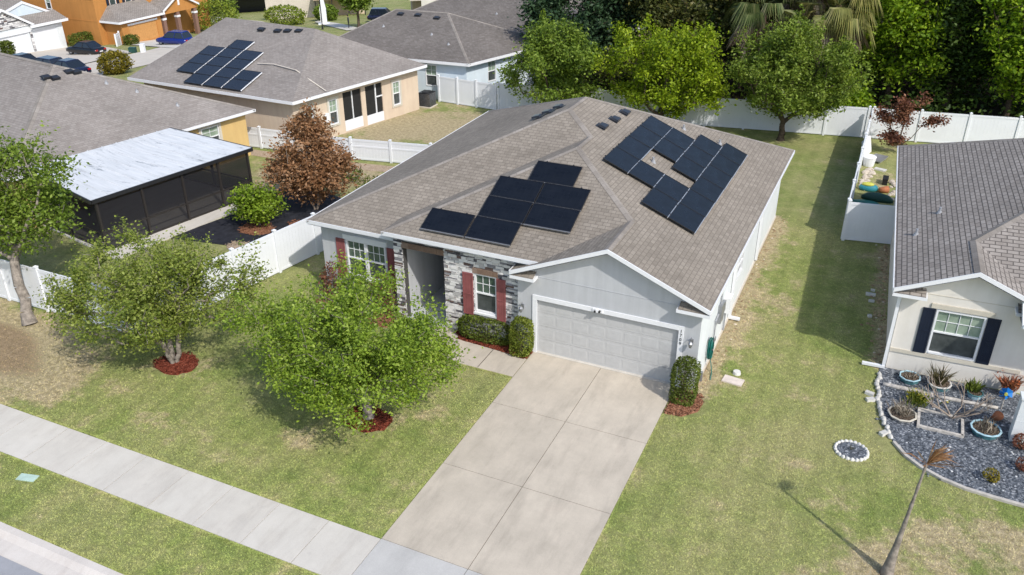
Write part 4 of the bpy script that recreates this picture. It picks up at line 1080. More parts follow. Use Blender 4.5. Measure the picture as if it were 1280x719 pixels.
for _ in range(160):
    y = r.uniform(4.2,14.3); x = 11.0-.037*(y-4)-abs(r.gauss(0,.22)); a = r.uniform(.03,.08); stone(mb, x, y, .0, a, a*r.uniform(.6,1), a*.6, r)
tag(mb.build('rubble', M['rubble']), 'stones and dry leaves along the shaded wall of the right neighbour', 'rubble', kind='stuff')

# ------------------------------------------------------------------ neighbour on the right
th = R(2.4)
NH = thing('house', 'cream one-storey house with navy shutters at the right edge', 'house', (10.8,3.55,0), th)
# local frame: origin under the front left eave corner
mb = MB(); q = .43
a0 = V(0,0,3.2); ab = V(0,15,3.2); ap = V(2.25,0,3.2+q*2.25); aw = V(2.25,2.5,3.2+q*2.25); ar = V(4.5,0,3.2); mr = V(8,8.4,3.2+q*8); mb_ = V(8,9,3.2+q*8); e2 = V(16,15,3.2); e1 = V(16,.3,3.2)
vz = V(4.5,.0,3.2)
roof_faces(mb, [[a0,ap,aw,mr,mb_,ab], [ap,ar,V(4.5,.3,3.2),aw], [V(4.5,.0,3.2),e1,mr,aw], [e1,e2,mb_,mr], [ab,mb_,e2]])
rf = mb.build('roof', M['shingle_tab'], NH)
mb = MB(); caps(mb, [(ap,aw), (aw,mr), (mr,mb_), (mb_,ab)], .16); mb.build('ridge_cap', M['shingle_cap'], rf)
mb = MB()
for p in ([a0,ap,aw,mr,mb_,ab], [ap,ar,V(4.5,.3,3.2),aw], [V(4.5,.0,3.2),e1,mr,aw], [e1,e2,mb_,mr], [ab,mb_,e2]): mb.poly([t+V(0,0,-.17) for t in p][::-1])
mb.build('soffit', M['white'], NH)
mb = MB(); edge_boards(mb, [(a0,ap), (ap,ar), (ab,a0), (e2,ab), (e1,e2)]); mb.build('fascia', M['white'], NH)
for (x0,x1) in ((.0,1.02), (3.5,4.5)):
    mb = MB(); mb.box(x0,x1,-.01,.42,2.92,3.03); er = mb.build('eave_return', M['white'], NH)
    mb = MB(); roof_faces(mb, [[(x0+.05,.0,3.04),(x1-.05,.0,3.04),(x1-.05,.43,3.16),(x0+.05,.43,3.16)]]); mb.build('return_shingle', M['shingle_tab'], er)
for p in ((1.35,5.6,3.2+q*1.35), (.62,4.0,3.2+q*.62)): vent_pipe(rf, p, .22)
mb = MB()
wall(mb, (.33,.42,0), (1,0,0), 3.85, 0, 3.0, [(1.08,2.52,.87,2.5)], .12)
mb.poly([(.33,.42,3.0),(4.18,.42,3.0),(4.18,.42,3.15),(2.25,.42,3.98),(.33,.42,3.15)])
wall(mb, (4.18,.42,0), (1,0,0), 10, 0, 3.1)
mb.build('front_wall', M['stucco_cream'], NH)
mb = MB(); wall(mb, (.33,14.6,0), (0,-1,0), 14.18, 0, 3.25); wall(mb, (14.2,14.6,0), (-1,0,0), 13.87, 0, 3.2); mb.build('wall', M['stucco_cream'], NH)
fn = Fr((.33,.42,0), (1,0,0))
window(NH, fn, 1.08, 2.52, .87, 2.5, 4, 2, 'blind', 'insect', False, .06)
shutter(NH, fn, .68, 1.05, .84, 2.5, M['shutter_navy']); shutter(NH, fn, 2.55, 2.93, .84, 2.5, M['shutter_navy'])
mb = MB(); fn.box(mb,.0,3.85,.0,.04,.70,.83); fn.box(mb,.9,2.72,.0,.05,2.54,2.70); fn.box(mb,.0,3.85,.0,.012,2.985,3.005); mb.build('wall_trim', M['trim_beige'], NH)
# downspout at the corner, turned onto the lawn
mb = MB(); mb.box(.20,.30,.30,.40,.12,3.05); mb.box(-.42,.30,.28,.38,.04,.13); mb.build('downspout', M['white'], NH)
# porch roof at the right, with its corner column
mb = MB(); roof_faces(mb, [[(3.62,-.75,3.02),(9,-.75,3.02),(9,0.30,3.5),(3.62,0.30,3.5)]])
mb.poly([(3.62,-.75,2.9),(9,-.75,2.9),(9,.35,2.9),(3.62,.35,2.9)][::-1])
pr = mb.build('porch_roof', M['shingle_tab'], NH)
mb = MB(); edge_boards(mb, [(V(3.62,.3,3.5),V(3.62,-.75,3.02)), (V(3.62,-.75,3.02),V(9,-.75,3.02))], .12); mb.build('porch_fascia', M['white'], pr)
mb = MB(); mb.box(3.80,4.9,-2.45,-2.1,0,1.5); mb.box(3.77,4.9,-2.48,-2.07,1.5,1.56); mb.box(3.795,4.9,-2.455,-2.10,.75,.765); mb.build('porch_wall', M['stucco_white'], NH)

# gravel bed with edging
bed = [(10.95,3.95),(10.93,3.3),(11.0,2.4),(11.10,1.45),(11.3,.6),(11.62,-.25),(11.95,-.75),(12.35,-1.1),(12.9,-1.4),(13.5,-1.58),(14.3,-1.66),(15.2,-1.7),(18,-1.75),(18,4.1)]
mb = MB(); mb.prism(bed, -.03, .035); tag(mb.build('gravel_bed', M['gravel'], recalc=True), kind='structure')
mb = MB(); r = random.Random(17)
for _ in range(1500):
    x = r.uniform(11.0,15.3); y = r.uniform(-1.6,3.9)
    ok = y > -1.55+max(0,(12.6-x))*1.5 if x < 12.6 else y > -1.5
    if not ok: continue
    a = r.uniform(.02,.05); stone(mb, x, y, .04, a, a*r.uniform(.6,1), a*.5, r)
M['chips'] = islandmat('slate_chips', [(0,(.055,.063,.075)), (.3,(.10,.115,.135)), (.6,(.155,.172,.195)), (.86,(.25,.265,.285)), (.96,(.52,.53,.54))], bmp=.3)
tag(mb.build('gravel', M['chips']), 'blue-grey slate gravel in the flower bed of the cream house', 'gravel', kind='stuff')
def strip(name, pts, wdt, h, mat, label, cat):
    mb = MB(); pts = [Vector((p[0],p[1],0)) for p in pts]; L = []
    for k, p in enumerate(pts):
        d = (pts[min(k+1,len(pts)-1)]-pts[max(k-1,0)]).normalized(); n = V(-d.y, d.x, 0)*wdt/2
        L.append([p+n, p+n+V(0,0,h), p-n+V(0,0,h), p-n])
    mb.loft(L); return tag(mb.build(name, mat, recalc=True, bevel=.01), label, cat)
strip('bed_edging', [(11.60,-.24),(11.95,-.77),(12.35,-1.12),(12.9,-1.42),(13.5,-1.60),(14.3,-1.68),(15.2,-1.72),(18,-1.77)], .10, .09, M['edging'], 'curved pale concrete edging along the lower side of the slate bed', 'edging')
# white stones along the left edge
r = random.Random(3); grp = 'white stones edging the slate bed'
def polyline(pts, t):
    seg = [math.dist(pts[i], pts[i+1]) for i in range(len(pts)-1)]; d = t*sum(seg)
    for i, sg in enumerate(seg):
        if d <= sg or i == len(seg)-1:
            f = d/sg; return (pts[i][0]*(1-f)+pts[i+1][0]*f, pts[i][1]*(1-f)+pts[i+1][1]*f)
        d -= sg
for k in range(17):
    x, y = polyline([(10.92,3.5),(10.98,2.4),(11.08,1.45),(11.28,.6),(11.55,-.1)], (k+.5)/17)
    mb = MB(); stone(mb, 0, 0, .03, r.uniform(.07,.10), r.uniform(.11,.15), r.uniform(.08,.12), r)
    o = mb.build('edging_stone', M['whitestone'], bevel=.01); o.location = (x+r.uniform(-.04,.04), y, 0); o.rotation_euler = (0,0,r.uniform(-.4,.4))
    tag(o, 'rough white stone in the row along the left edge of the slate bed', 'stone', grp)
for k, (x, y) in enumerate(((11.30,.08),(10.75,2.1),(10.80,1.75))):
    mb = MB(); mb.box(-.13,.13,-.075,.075,0,.10); o = mb.build('paver_block', M['whitestone'], bevel=.015); o.location = (x,y,.0); o.rotation_euler = (0,0,(.9,-.3,.5)[k])
    tag(o, ('white block at the lower end of the stone edging', 'upper grey-white block fallen outside the stone edging', 'white block leaning across the stone edging')[k], 'paver block')
def log(label, a, b, rad, mat='log'):
    a, b = Vector(a), Vector(b); mb = MB(); n = 7; r = random.Random(int(a.x*100))
    mb.tube([a.lerp(b, i/n)+V(0,0,r.uniform(-.012,.012))-a for i in range(n+1)], [rad*r.uniform(.85,1.15) for _ in range(n+1)], 8)
    o = mb.build('log_border', M[mat], smooth=True); o.location = a; tag(o, label, 'log border'); return o
log('long weathered log across the slate bed below the window', (11.1,2.80,.08), (12.6,2.78,.08), .07)
log('second weathered log continuing right across the slate bed', (12.75,2.75,.08), (14.45,2.86,.08), .06)
fb = thing('garden_border', 'rectangle of weathered boards laid in the slate bed', 'garden frame', (12.8,1.33,0))
for (x0,x1,y0,y1) in ((-.62,.60,.42,.50), (-.62,.66,-.52,-.44), (-.62,-.54,-.44,.42), (.60,.68,-.50,.40)):
    mb = MB(); mb.box(x0,x1,y0,y1,.03,.12); mb.build('board', M['log'], fb, bevel=.008)
M['soil'] = mulch_material('dark_soil', (.06,.045,.035), (.11,.085,.065), (.18,.14,.10))
def octo_planter(label, loc, rad, h, rim, body, name='planter', n=8):
    t = thing(name, label, 'planter', loc); mb = MB(); P = lambda k, z: [V(math.cos(2*math.pi*i/n+.39)*k, math.sin(2*math.pi*i/n+.39)*k, z) for i in range(n)]
    mb.loft([P(rad*.82,0), P(rad*.97,h)], cap=True); mb.build('pot', M[body], t)
    mb = MB(); mb.loft([P(rad*.98,h-.01), P(rad*1.05,h+.02), P(rad*1.03,h+.04), P(rad*.92,h+.04), P(rad*.9,h-.02)], cap=False); mb.build('rim', M[rim], t, recalc=True)
    mb = MB(); mb.poly(P(rad*.9,h+.012)); mb.build('soil', M['soil'], t); return t
octo_planter('octagonal planter with a pale blue rim at the house corner', (11.87,3.42,.03), .33, .16, 'blue_rim', 'teal')
octo_planter('green bowl planter with a white rim under the spiky plant', (12.75,3.42,.03), .36, .16, 'whitestone', 'teal', n=12)
octo_planter('shallow planter with a broken cream rim left of the board frame', (11.75,1.22,.03), .42, .10, 'trim_beige', 'log', n=9)
octo_planter('teal bowl planter by the white porch wall', (14.05,1.35,.03), .42, .17, 'blue_rim', 'teal', n=12)
octo_planter('small blue planter at the wall right of the window', (13.8,3.3,.03), .24, .14, 'teal', 'blue_rim')
def tuft(name, label, loc, n, L, leaf, seed, spread=.6, base=.08, cat='plant', wdt=.03, flowers=None):
    rs = np.random.RandomState(seed); t = thing(name, label, cat, loc); lst = []; tips = []
    for _ in range(n):
        a = rs.uniform(0,6.28); d = np.array([math.cos(a)*spread*rs.rand()**.5, math.sin(a)*spread*rs.rand()**.5, 1.0]); d /= np.linalg.norm(d); l = L*rs.uniform(.5,1.1)
        b = np.array([rs.normal()*base, rs.normal()*base, 0]); sd = np.cross(d, rs.normal(size=3)); sd = sd/np.linalg.norm(sd)*wdt*.5
        tip = b+d*l*.95+np.array([d[0],d[1],-.3])*l*.15; m_ = b+d*l*.5; lst.append([b, m_+sd, tip, m_-sd]); tips.append(tip)
    lv = Leaves(); lv.parts.append(np.array(lst)); lv.build('leaves', M[leaf], t)
    if flowers:
        k = np.array(tips)[:max(4, n//4)]; k = np.repeat(k, 5, 0)+rs.normal(size=(len(k)*5,3))*.035
        lv = Leaves(); lv.add(k, .07, rs); tag(lv.build('flowers', M[flowers], t), kind='stuff')
    return t
tuft('spiky_plant', 'brown-green spiky plant below the window of the cream house', (12.72,3.42,.15), 150, .75, 'spiky', 1, .75, .08, wdt=.035)
tuft('flowering_plant', 'yellow-flowered plant below the left navy shutter', (12.13,2.1,.04), 120, .55, 'leaf_hedge_yellow', 2, .7, .14, wdt=.05, flowers='flower_yellow')
tuft('dry_plant', 'dry straw-coloured stalks in the broken cream planter', (11.72,1.25,.1), 150, .55, 'dry_stalk', 3, 1.0, .13, wdt=.02)
tuft('dry_plant', 'bare succulent stems in the teal bowl planter', (14.05,1.35,.15), 40, .5, 'dry_stalk', 4, .5, .14, wdt=.04)
tuft('small_plant', 'sparse plant in the octagonal blue-rimmed planter', (11.87,3.42,.15), 30, .35, 'dry_stalk', 5, .9, .1, wdt=.03)
tuft('small_plant', 'dark leafy plant in the small blue planter at the wall', (13.7,3.4,.15), 60, .5, 'leaf_hedge', 6, .6, .1, wdt=.07)
tuft('flowering_plant', 'orange-flowered plant in the grey pot at the right edge', (14.75,3.75,.3), 90, .6, 'red_leaf', 7, .9, .1, wdt=.06, flowers='flower_orange')
bush('small_bush', 'small orange-brown bush in the lower slate bed', (14.15,-.93,.03), (.2,.2,.16), M['leaf_gold'], 51, 260, .07, 2.2, group=None)
bush('small_bush', 'reddish bush at the foot of the white porch wall', (14.95,1.0,.03), (.24,.22,.22), M['red_leaf'], 52, 320, .08, 2.2)
bush('small_bush', 'dull red bush at the right edge of the slate bed', (14.98,-.1,.03), (.2,.2,.18), M['red_leaf'], 53, 260, .07, 2.2)
pot = thing('flower_pot', 'round grey pot at the right edge beside the blue pinwheel', 'flower pot', (14.75,3.75,.03))
mb = MB(); mb.tube([(0,0,0),(0,0,.15),(0,0,.32)], [.14,.22,.19], 12); mb.build('pot', M['pipe'], pot, smooth=True)
pw = thing('pinwheel', 'bright blue garden pinwheel with a yellow centre at the right edge', 'garden ornament', (14.55,2.9,.03))
mb = MB(); mb.tube([(0,0,0),(0,0,.55)], .015, 6); mb.build('stake', M['log'], pw)
for k in range(6):
    a = k*math.pi/3; mb = MB(); c, s_ = math.cos(a), math.sin(a); Q = lambda u, v, w: V(u*c-v*s_, -.03+w, .6+u*s_+v*c)
    mb.hexa([Q(.03,-.02,0),Q(.19,-.09,.0),Q(.19,-.09,.012),Q(.03,-.02,.012)], [Q(.03,.05,.04),Q(.17,.08,.09),Q(.17,.08,.102),Q(.03,.05,.052)]); mb.build('vane', M['blue'], pw, recalc=True)
mb = MB(); mb.tube([(0,-.07,.6),(0,.0,.6)], .05, 10); mb.build('hub', M['yellow'], pw)
mb = MB(); mb.tube([(0,0,0),(0,0,.06),(0,0,.26)], [.10,.11,.15], 12); o = mb.build('terracotta_pot', M['terracotta'], smooth=True); o.location = (14.35,2.3,.03); tag(o, 'terracotta pot leaning in the slate bed below the blue pinwheel', 'flower pot'); o.rotation_euler = (.5,.3,0)
# bare plumeria
pl = thing('bare_shrub', 'bare grey branching shrub in the slate bed', 'shrub', (13.15,1.75,.03)); mb = MB(); r = random.Random(11)
def branch(p, d, L, rad, n):
    e = p+d*L; mb.tube([p, p.lerp(e,.5)+V(0,0,L*.05), e], [rad,rad*.85,rad*.7], 6, False)
    if n == 0: return
    for _ in range(2):
        nd = (d+V(r.uniform(-.8,.8), r.uniform(-.8,.8), r.uniform(-.1,.5))).normalized(); branch(e, nd, L*r.uniform(.7,.95), rad*.72, n-1)
for k in range(7):
    a = k*.9+.3; branch(V(0,0,0), V(math.cos(a)*1.3, math.sin(a)*.6, .8).normalized(), .46, .024, 3)
mb.build('branch', M['twig'], pl, smooth=True)
# stone ring in the lawn
rg = thing('stone_ring', 'small round bed of dark gravel ringed with white stones in the right lawn', 'flower bed', (10.5,-1.15,0))
mb = MB(); mb.prism([(math.cos(a)*.42, math.sin(a)*.40) for a in np.linspace(0,2*math.pi,25)[:-1]], 0, .04); mb.build('gravel_fill', M['gravel'], rg)
r = random.Random(9)
for k in range(22):
    a = k*2*math.pi/22; mb = MB(); stone(mb, 0, 0, .01, .055, .07, .08, r); o = mb.build('ring_stone', M['whitestone'], rg); o.location = (math.cos(a)*.45, math.sin(a)*.43, 0); o.rotation_euler = (0,0,a)
tuft('small_plant', 'tiny dry sprig in the stone ring', (10.5,-1.15,.04), 14, .2, 'spiky', 12, .8, .03, wdt=.02)
# splash bits beside the neighbour wall
for k, (x,y,w_,h_,rz,lab) in enumerate(((10.25,9.2,.36,.16,.05,'grey concrete block lying in the shaded side lawn'), (10.32,8.65,.2,.1,.2,'small pale brick just below the grey block in the shaded lawn'), (10.35,7.4,.13,.12,.4,'single white stone in the shaded side lawn'), (10.3,9.6,.16,.07,.0,'thin pale brick just above the grey block in the shaded lawn'))):
    mb = MB(); mb.box(-w_/2,w_/2,-h_/2,h_/2,0,.09); o = mb.build('brick', M['whitestone'], bevel=.012); o.location = (x,y,0); o.rotation_euler = (0,0,rz); tag(o, lab, 'brick')

# back yard of the neighbour
def simple(name, label, cat, mat, loc, builder, bevel=.01, rz=0, smooth=False):
    mb = MB(); builder(mb); o = mb.build(name, M[mat], bevel=bevel, smooth=smooth, recalc=True); o.location = loc; o.rotation_euler = (0,0,rz); return tag(o, label, cat)
simple('board', 'white board leaning on the side fence in the neighbour yard', 'board', 'white', (8.8,26.6,0), lambda m: (m.hexa([V(-.1,-.7,.02),V(.0,-.7,.02),V(.0,.7,.02),V(-.1,.7,.02)], [V(-.3,-.7,.9),V(-.2,-.7,.9),V(-.2,.7,.9),V(-.3,.7,.9)])), rz=-.2)
simple('folded_table', 'pale grey folded table lying in the neighbour yard', 'table', 'grey_metal', (9.35,25.9,0), lambda m: (m.box(-.35,.35,-.6,.6,.10,.16), m.box(-.3,-.25,-.5,.5,.0,.10), m.box(.25,.3,-.5,.5,.0,.10)), rz=-.3)
simple('bin', 'white round bin by the side fence in the neighbour yard', 'bin', 'white', (8.95,24.8,0), lambda m: (m.tube([(0,0,0),(0,0,.35),(0,0,.5)], [.28,.33,.35], 14), m.tube([(0,0,.5),(0,0,.56)], [.37,.3], 14)))
simple('paver_block', 'flat pale paver on the neighbour grass', 'paver block', 'whitestone', (9.6,24.3,0), lambda m: m.box(-.3,.3,-.15,.15,0,.07), rz=-.3)
r = random.Random(8)
for k in range(26):
    mb = MB(); a = r.uniform(.10,.22); stone(mb, 0, 0, .02, a, a*.8, a*.7, r); o = mb.build('rock', M['rocks'], bevel=.01)
    o.location = (8.85+abs(r.gauss(0,.22)), r.uniform(20.6,24.2), 0); tag(o, 'rounded pale rock in the pile along the side fence of the neighbour yard', 'rock', 'rocks piled along the side fence')
tb = thing('garden_bag', 'teal and yellow bag in the neighbour yard', 'garden bag', (9.25,20.95,0))
mb = MB(); mb.loft([[V(math.cos(a)*.45*k, math.sin(a)*.26*k, z) for a in np.linspace(0,2*math.pi,13)[:-1]] for k, z in ((.9,0),(1.05,.12),(.9,.26),(.5,.32))]); mb.build('bag', flat('bright_teal', (.03,.22,.28), .6), tb, smooth=True)
mb = MB(); mb.loft([[V(-.05+math.cos(a)*.3*k, math.sin(a)*.2*k, z) for a in np.linspace(0,2*math.pi,13)[:-1]] for k, z in ((1.05,.28),(.95,.36),(.5,.4))]); mb.build('top', M['yellow'], tb, smooth=True)
simple('terracotta_pot', 'terracotta pot lying next to the teal bag', 'flower pot', 'terracotta', (9.95,20.9,.16), lambda m: m.tube([(-.2,0,0),(.22,0,0)], [.12,.19], 12), .0, .5, True)
simple('hose_heap', 'dark grey cover heaped behind the single fence panel', 'cover', 'green_dark', (9.75,19.7,0), lambda m: m.loft([[V(math.cos(a)*.75*k, math.sin(a)*.25*k, z) for a in np.linspace(0,2*math.pi,15)[:-1]] for k, z in ((1,0),(1.0,.15),(.7,.32),(.3,.38))]), .0, -.1, True)
simple('folded_tarp', 'green tarp spread behind the single fence panel', 'tarp', 'green_hose', (9.2,19.1,0), lambda m: m.loft([[V(math.cos(a)*.7*k, math.sin(a)*.3*k, z) for a in np.linspace(0,2*math.pi,15)[:-1]] for k, z in ((1,0),(.95,.06),(.5,.12))]), .0, .1, True)
for k in range(9):
    mb = MB(); a = r.uniform(.10,.2); stone(mb, 0, 0, .02, a, a*.8, a*.8, r); o = mb.build('rock', M['rocks'], bevel=.01)
    o.location = (10.35+r.uniform(-.12,.12), r.uniform(19.8,22.6), 0); tag(o, 'rounded pale rock against the wall of the cream house in its back yard', 'rock', 'rocks against the cream house')
simple('planter_box', 'small dark planter standing by the rocks at the cream house', 'planter', 'black', (9.95,22.3,0), lambda m: (m.box(-.12,.12,-.3,.3,0,.28), m.box(-.14,.14,-.32,.32,.28,.33)))

# ------------------------------------------------------------------ left back neighbour with screened porch
LH = thing('house', 'yellow house with grey-brown hip roof behind the screened porch, left', 'house', (-23,6,0))
o0 = V(-23,6,0)
def rel(*p): return V(*p) - o0
SE = rel(-25.35,-.3,2.6); NE = rel(-22.55,12.9,2.6); AP = rel(-30.6,7.3,5.5); AW = rel(-43,9.3,5.5); NW = rel(-46,12.6,2.6); SWp = rel(-50,3.0,2.6)
def house_shell(par, pts, mats, roofm, zt, rise_pts, polys, fas, wallz, inset=.4, ground_z=None):
    pass
mb = MB(); P_ = [[SE,NE,AP], [NE,NW,AW,AP], [NW,SWp,AW], [SWp,SE,AP,AW]]; roof_faces(mb, P_); lr = mb.build('roof', M['shingle_far'], LH)
mb = MB(); caps(mb, [(SE,AP),(NE,AP),(AP,AW)], .16); mb.build('ridge_cap', M['shingle_cap'], lr)
mb = MB()
for p in P_: mb.poly([q_+V(0,0,-.16) for q_ in p][::-1])
mb.build('soffit', M['white'], LH)
mb = MB(); edge_boards(mb, [(SE,NE),(NE,NW),(SWp,SE)]); mb.build('fascia', M['white'], LH)
W1 = rel(-25.5,.3,0); W2 = rel(-22.98,12.5,0); d = (W2-W1); L = d.length
mb = MB(); wall(mb, W1, d, L, 0, 2.62, [(9.55,10.65,1.1,2.25)], .12); W0 = rel(-49,3.8,0); wall(mb, W0, W1-W0, (W1-W0).length, 0, 2.6); W3 = rel(-45.5,12.2,0); wall(mb, W2, W3-W2, (W3-W2).length, 0, 2.6)
mb.build('wall', M['stucco_yellow'], LH)
fl_ = Fr(W1, d); window(LH, fl_, 9.55, 10.65, 1.1, 2.25, 2, 2, 'blind', 'insect')
mb = MB(); fl_.box(mb,9.4,10.8,.0,.04,2.27,2.42); fl_.box(mb,9.4,9.54,.0,.04,1.0,2.27); fl_.box(mb,10.66,10.8,.0,.04,1.0,2.27); fl_.box(mb,9.54,10.66,.0,.04,.98,1.09); mb.build('window_trim', M['trim_beige'], LH)
nE = (NE-SE).cross(AP-SE).normalized()
if nE.z < 0: nE = -nE
def on_plane(x, y, n, p0): return V(x, y, p0.z - (n.x*(x-p0.x)+n.y*(y-p0.y))/n.z)
for (x,y) in ((-28.16,8.27),(-26.88,8.98),(-25.0,9.76)): vent_pipe(lr, on_plane(*rel(x,y,0)[:2], nE, SE), .14)
for (x,y) in ((-30.0,6.25),(-29.75,6.55),(-29.8,7.5),(-29.6,7.75)): turtle_vent(lr, on_plane(*rel(x,y,0)[:2], nE, SE), (.978,-.208), .42)
# screened porch
LN = thing('screened_porch', 'dark screened porch with a weathered white pan roof', 'screened porch', (-21,3.5,0)); o1 = V(-21,3.5,0)
A = V(-20.15,-.45,2.42)-o1; B = V(-18.50,7.75,2.42)-o1; Cn = V(-24.0,8.0,2.66)-o1; Dn = V(-25.55,.75,2.66)-o1
mb = MB(); t_ = V(0,0,.10)
uvp = [(0,0),(8.3,0),(8.3,5.5),(0,5.5)]
mb.poly([A+t_,B+t_,Cn+t_,Dn+t_], [(0,0),(0,8.3),(5.5,8.3),(5.5,0)]); mb.poly([Dn,Cn,B,A])
for i, (p, q_) in enumerate(((A,B),(B,Cn),(Cn,Dn),(Dn,A))): mb.poly([p,q_,q_+t_,p+t_])
nr = 10
for k in range(1, nr):
    f = k/nr; p = A.lerp(B,f)+t_; q_ = Dn.lerp(Cn,f)+t_; dd = (B-A).normalized()*.02
    mb.hexa([p-dd,p+dd,q_+dd,q_-dd], [p-dd+V(0,0,.018),p+dd+V(0,0,.018),q_+dd+V(0,0,.018),q_-dd+V(0,0,.018)])
mb.build('porch_roof', M['lanai_roof'], LN)
mb = MB(); edge_boards(mb, [(A+t_,B+t_),(B+t_,Cn+t_),(Dn+t_,A+t_)], .17, .06)
mb.build('gutter', M['black'], LN)
A0 = A*1; B0 = B*1
ins = lambda p, q_, f: p.lerp(q_, f)
a_ = ins(A, V(0,0,A.z), .06); b_ = ins(B, V(0,0,B.z), .06)
cols_ = [0, .27, .53, .78, 1.0]
for f in cols_:
    p = a_.lerp(b_, f); mb = MB(); mb.box(p.x-.05,p.x+.05,p.y-.05,p.y+.05,.08,2.42); mb.build('post', M['bronze'], LN)
for (e_, f) in ((Cn,.5),(Cn,.97)):
    p = b_.lerp(e_, f); mb = MB(); mb.box(p.x-.05,p.x+.05,p.y-.05,p.y+.05,.08,2.5); mb.build('post', M['bronze'], LN)
p = a_.lerp(Dn,.5); mb = MB(); mb.box(p.x-.05,p.x+.05,p.y-.05,p.y+.05,.08,2.5); mb.build('post', M['bronze'], LN)
mb = MB()
for (p, q_) in ((a_,b_),(b_,Cn),(a_,Dn)):
    for zz in (.08,.85,2.34): p2 = V(p.x,p.y,zz); q2 = V(q_.x,q_.y,zz); dd = (q2-p2).normalized(); nn_ = V(-dd.y,dd.x,0)*.025; mb.hexa([p2-nn_,q2-nn_,q2+nn_,p2+nn_], [x_+V(0,0,.07) for x_ in (p2-nn_,q2-nn_,q2+nn_,p2+nn_)])
mb.build('rail', M['bronze'], LN)
mb = MB()
for (p, q_) in ((a_,b_),(b_,Cn),(a_,Dn)): mb.poly([V(p.x,p.y,.1), V(q_.x,q_.y,.1), V(q_.x,q_.y,2.42), V(p.x,p.y,2.42)])
mb.build('insect_screen', M['mesh'], LN)
mb = MB(); mb.prism([(A.x+.9,A.y-.2),(B.x+.75,B.y+.2),(Cn.x,Cn.y),(Dn.x,Dn.y)], -.03, .07); mb.build('slab', M['walk_conc'], LN, bevel=.01)
# ground of that yard
mb = MB(); mb.prism([(-18.9,2.0),(-15.2,2.6),(-13.4,3.2),(-12.6,6.5),(-13.4,8.9),(-16.5,9.6),(-18.2,9.0),(-17.6,7.2)], -.02, .03)
o = mb.build('weed_fabric', M['fabric'], recalc=True); tag(o, 'black weed fabric spread on the ground around the dead brown tree', 'weed fabric')
mb = MB(); mb.prism([(-24.5,12.4),(-17.5,12.7),(-13.6,13.4),(-9.6,14.2),(-9.6,14.9),(-13.5,14.3),(-17.6,13.7),(-24.5,13.2)], -.02, .02); tag(mb.build('sand_path', M['sand'], recalc=True), kind='structure')
tag(mulch_bed('mulch_bed', blob_pts(-15.9,4.4,.9,.7,seed=8), M['mulch_old'], 8, 200), 'brown mulch under the small citrus tree', 'mulch bed')
tag(mulch_bed('mulch_bed', blob_pts(-14.0,5.6,1.0,.6,seed=9), M['mulch_old'], 9, 250), 'patch of brown leaf mulch below the dead tree', 'mulch bed')
simple('loose_downspout', 'white length of downspout lying behind the fence near the citrus tree', 'downspout', 'white', (-13.9,4.0,.1), lambda m: m.box(-.75,.75,-.05,.05,-.04,.05), rz=.55)
tag(mulch_bed('mulch_bed', blob_pts(-15.2,2.6,.8,.5,seed=10), M['sand'], 10, 150), 'round patch of tan dirt behind the fence left of the citrus tree', 'dirt patch')
for i, (x,y,lab) in enumerate(((-13.4,10.6,'thin weedy shrub near the roof edge of the grey house'), (-15.6,11.4,'low weeds right of the dead brown tree'))):
    bush('weed', lab, (x,y,0), (.8,.6,.35), M['leaf_hedge'], 95+i, 600, .12, 2.2, inner=.3)

# ------------------------------------------------------------------ peach house with solar roof
PH = thing('house', 'peach one-storey house with solar panels and a screened porch beyond the low fence', 'house', (-21,14.5,0)); o2 = V(-21,14.5,0)
rel2 = lambda *p: V(*p)-o2
pSE = rel2(-20.8,14.0,2.9); pNE = rel2(-18.3,24.6,2.9); pRE = rel2(-24.4,21.5,5.25); pRW = rel2(-32.3,22.3,5.25); pSW = rel2(-33.6,14.4,2.9); pNW = rel2(-33.8,28.2,2.9)
P_ = [[pSW,pSE,pRE,pRW], [pSE,pNE,pRE], [pNE,pNW,pRW,pRE], [pNW,pSW,pRW]]
mb = MB(); roof_faces(mb, P_); prf = mb.build('roof', M['shingle_far'], PH)
mb = MB()
for p in P_: mb.poly([q_+V(0,0,-.16) for q_ in p][::-1])
mb.build('soffit', M['white'], PH)
mb = MB(); edge_boards(mb, [(pSW,pSE),(pSE,pNE),(pNE,pNW)], .17); mb.build('fascia', M['white'], PH)
nS = (pSE-pSW).cross(pRE-pSW).normalized(); nEa = (pNE-pSE).cross(pRE-pSE).normalized()
def pz_(x, y): return min(on_plane(x,y,nS,pSE).z, on_plane(x,y,nEa,pSE).z)
mb = MB(); ln = [rel2(-25.6,17.1,0), rel2(-24.5,17.2,0), rel2(-22.6,16.85,0), rel2(-20.25,16.4,0)]
for p, q_ in zip(ln[:-1], ln[1:]):
    p = V(p.x,p.y,pz_(p.x,p.y)+.09); q_ = V(q_.x,q_.y,pz_(q_.x,q_.y)+.09); caps(mb, [(p,q_)], .045, .03)
mb.build('ridge_cap', M['far_conc'], prf)
for (x,y) in ((-28.2,20.9),(-26.9,20.9),(-26.2,21.0),(-25.4,21.1)): turtle_vent(prf, on_plane(*rel2(x,y,0)[:2], nS, pSE), (.1,-.99), .42)
wS0 = rel2(-33.0,15.0,0); wSE = rel2(-21.25,14.5,0); wNE = rel2(-18.85,24.3,0)
d = wNE-wSE; L = d.length; k0 = 2.6
mb = MB(); ops = [(k0-1.75,k0-1.05,.75,2.25), (k0+.25,k0+.95,.75,2.25), (k0+1.5,k0+3.1,.75,2.45), (k0+3.5,k0+5.05,.1,2.45), (k0+6.05,k0+6.75,.75,2.25)]
ops = [(a*L/11.2, b*L/11.2, c_, e_) for (a,b,c_,e_) in ops]
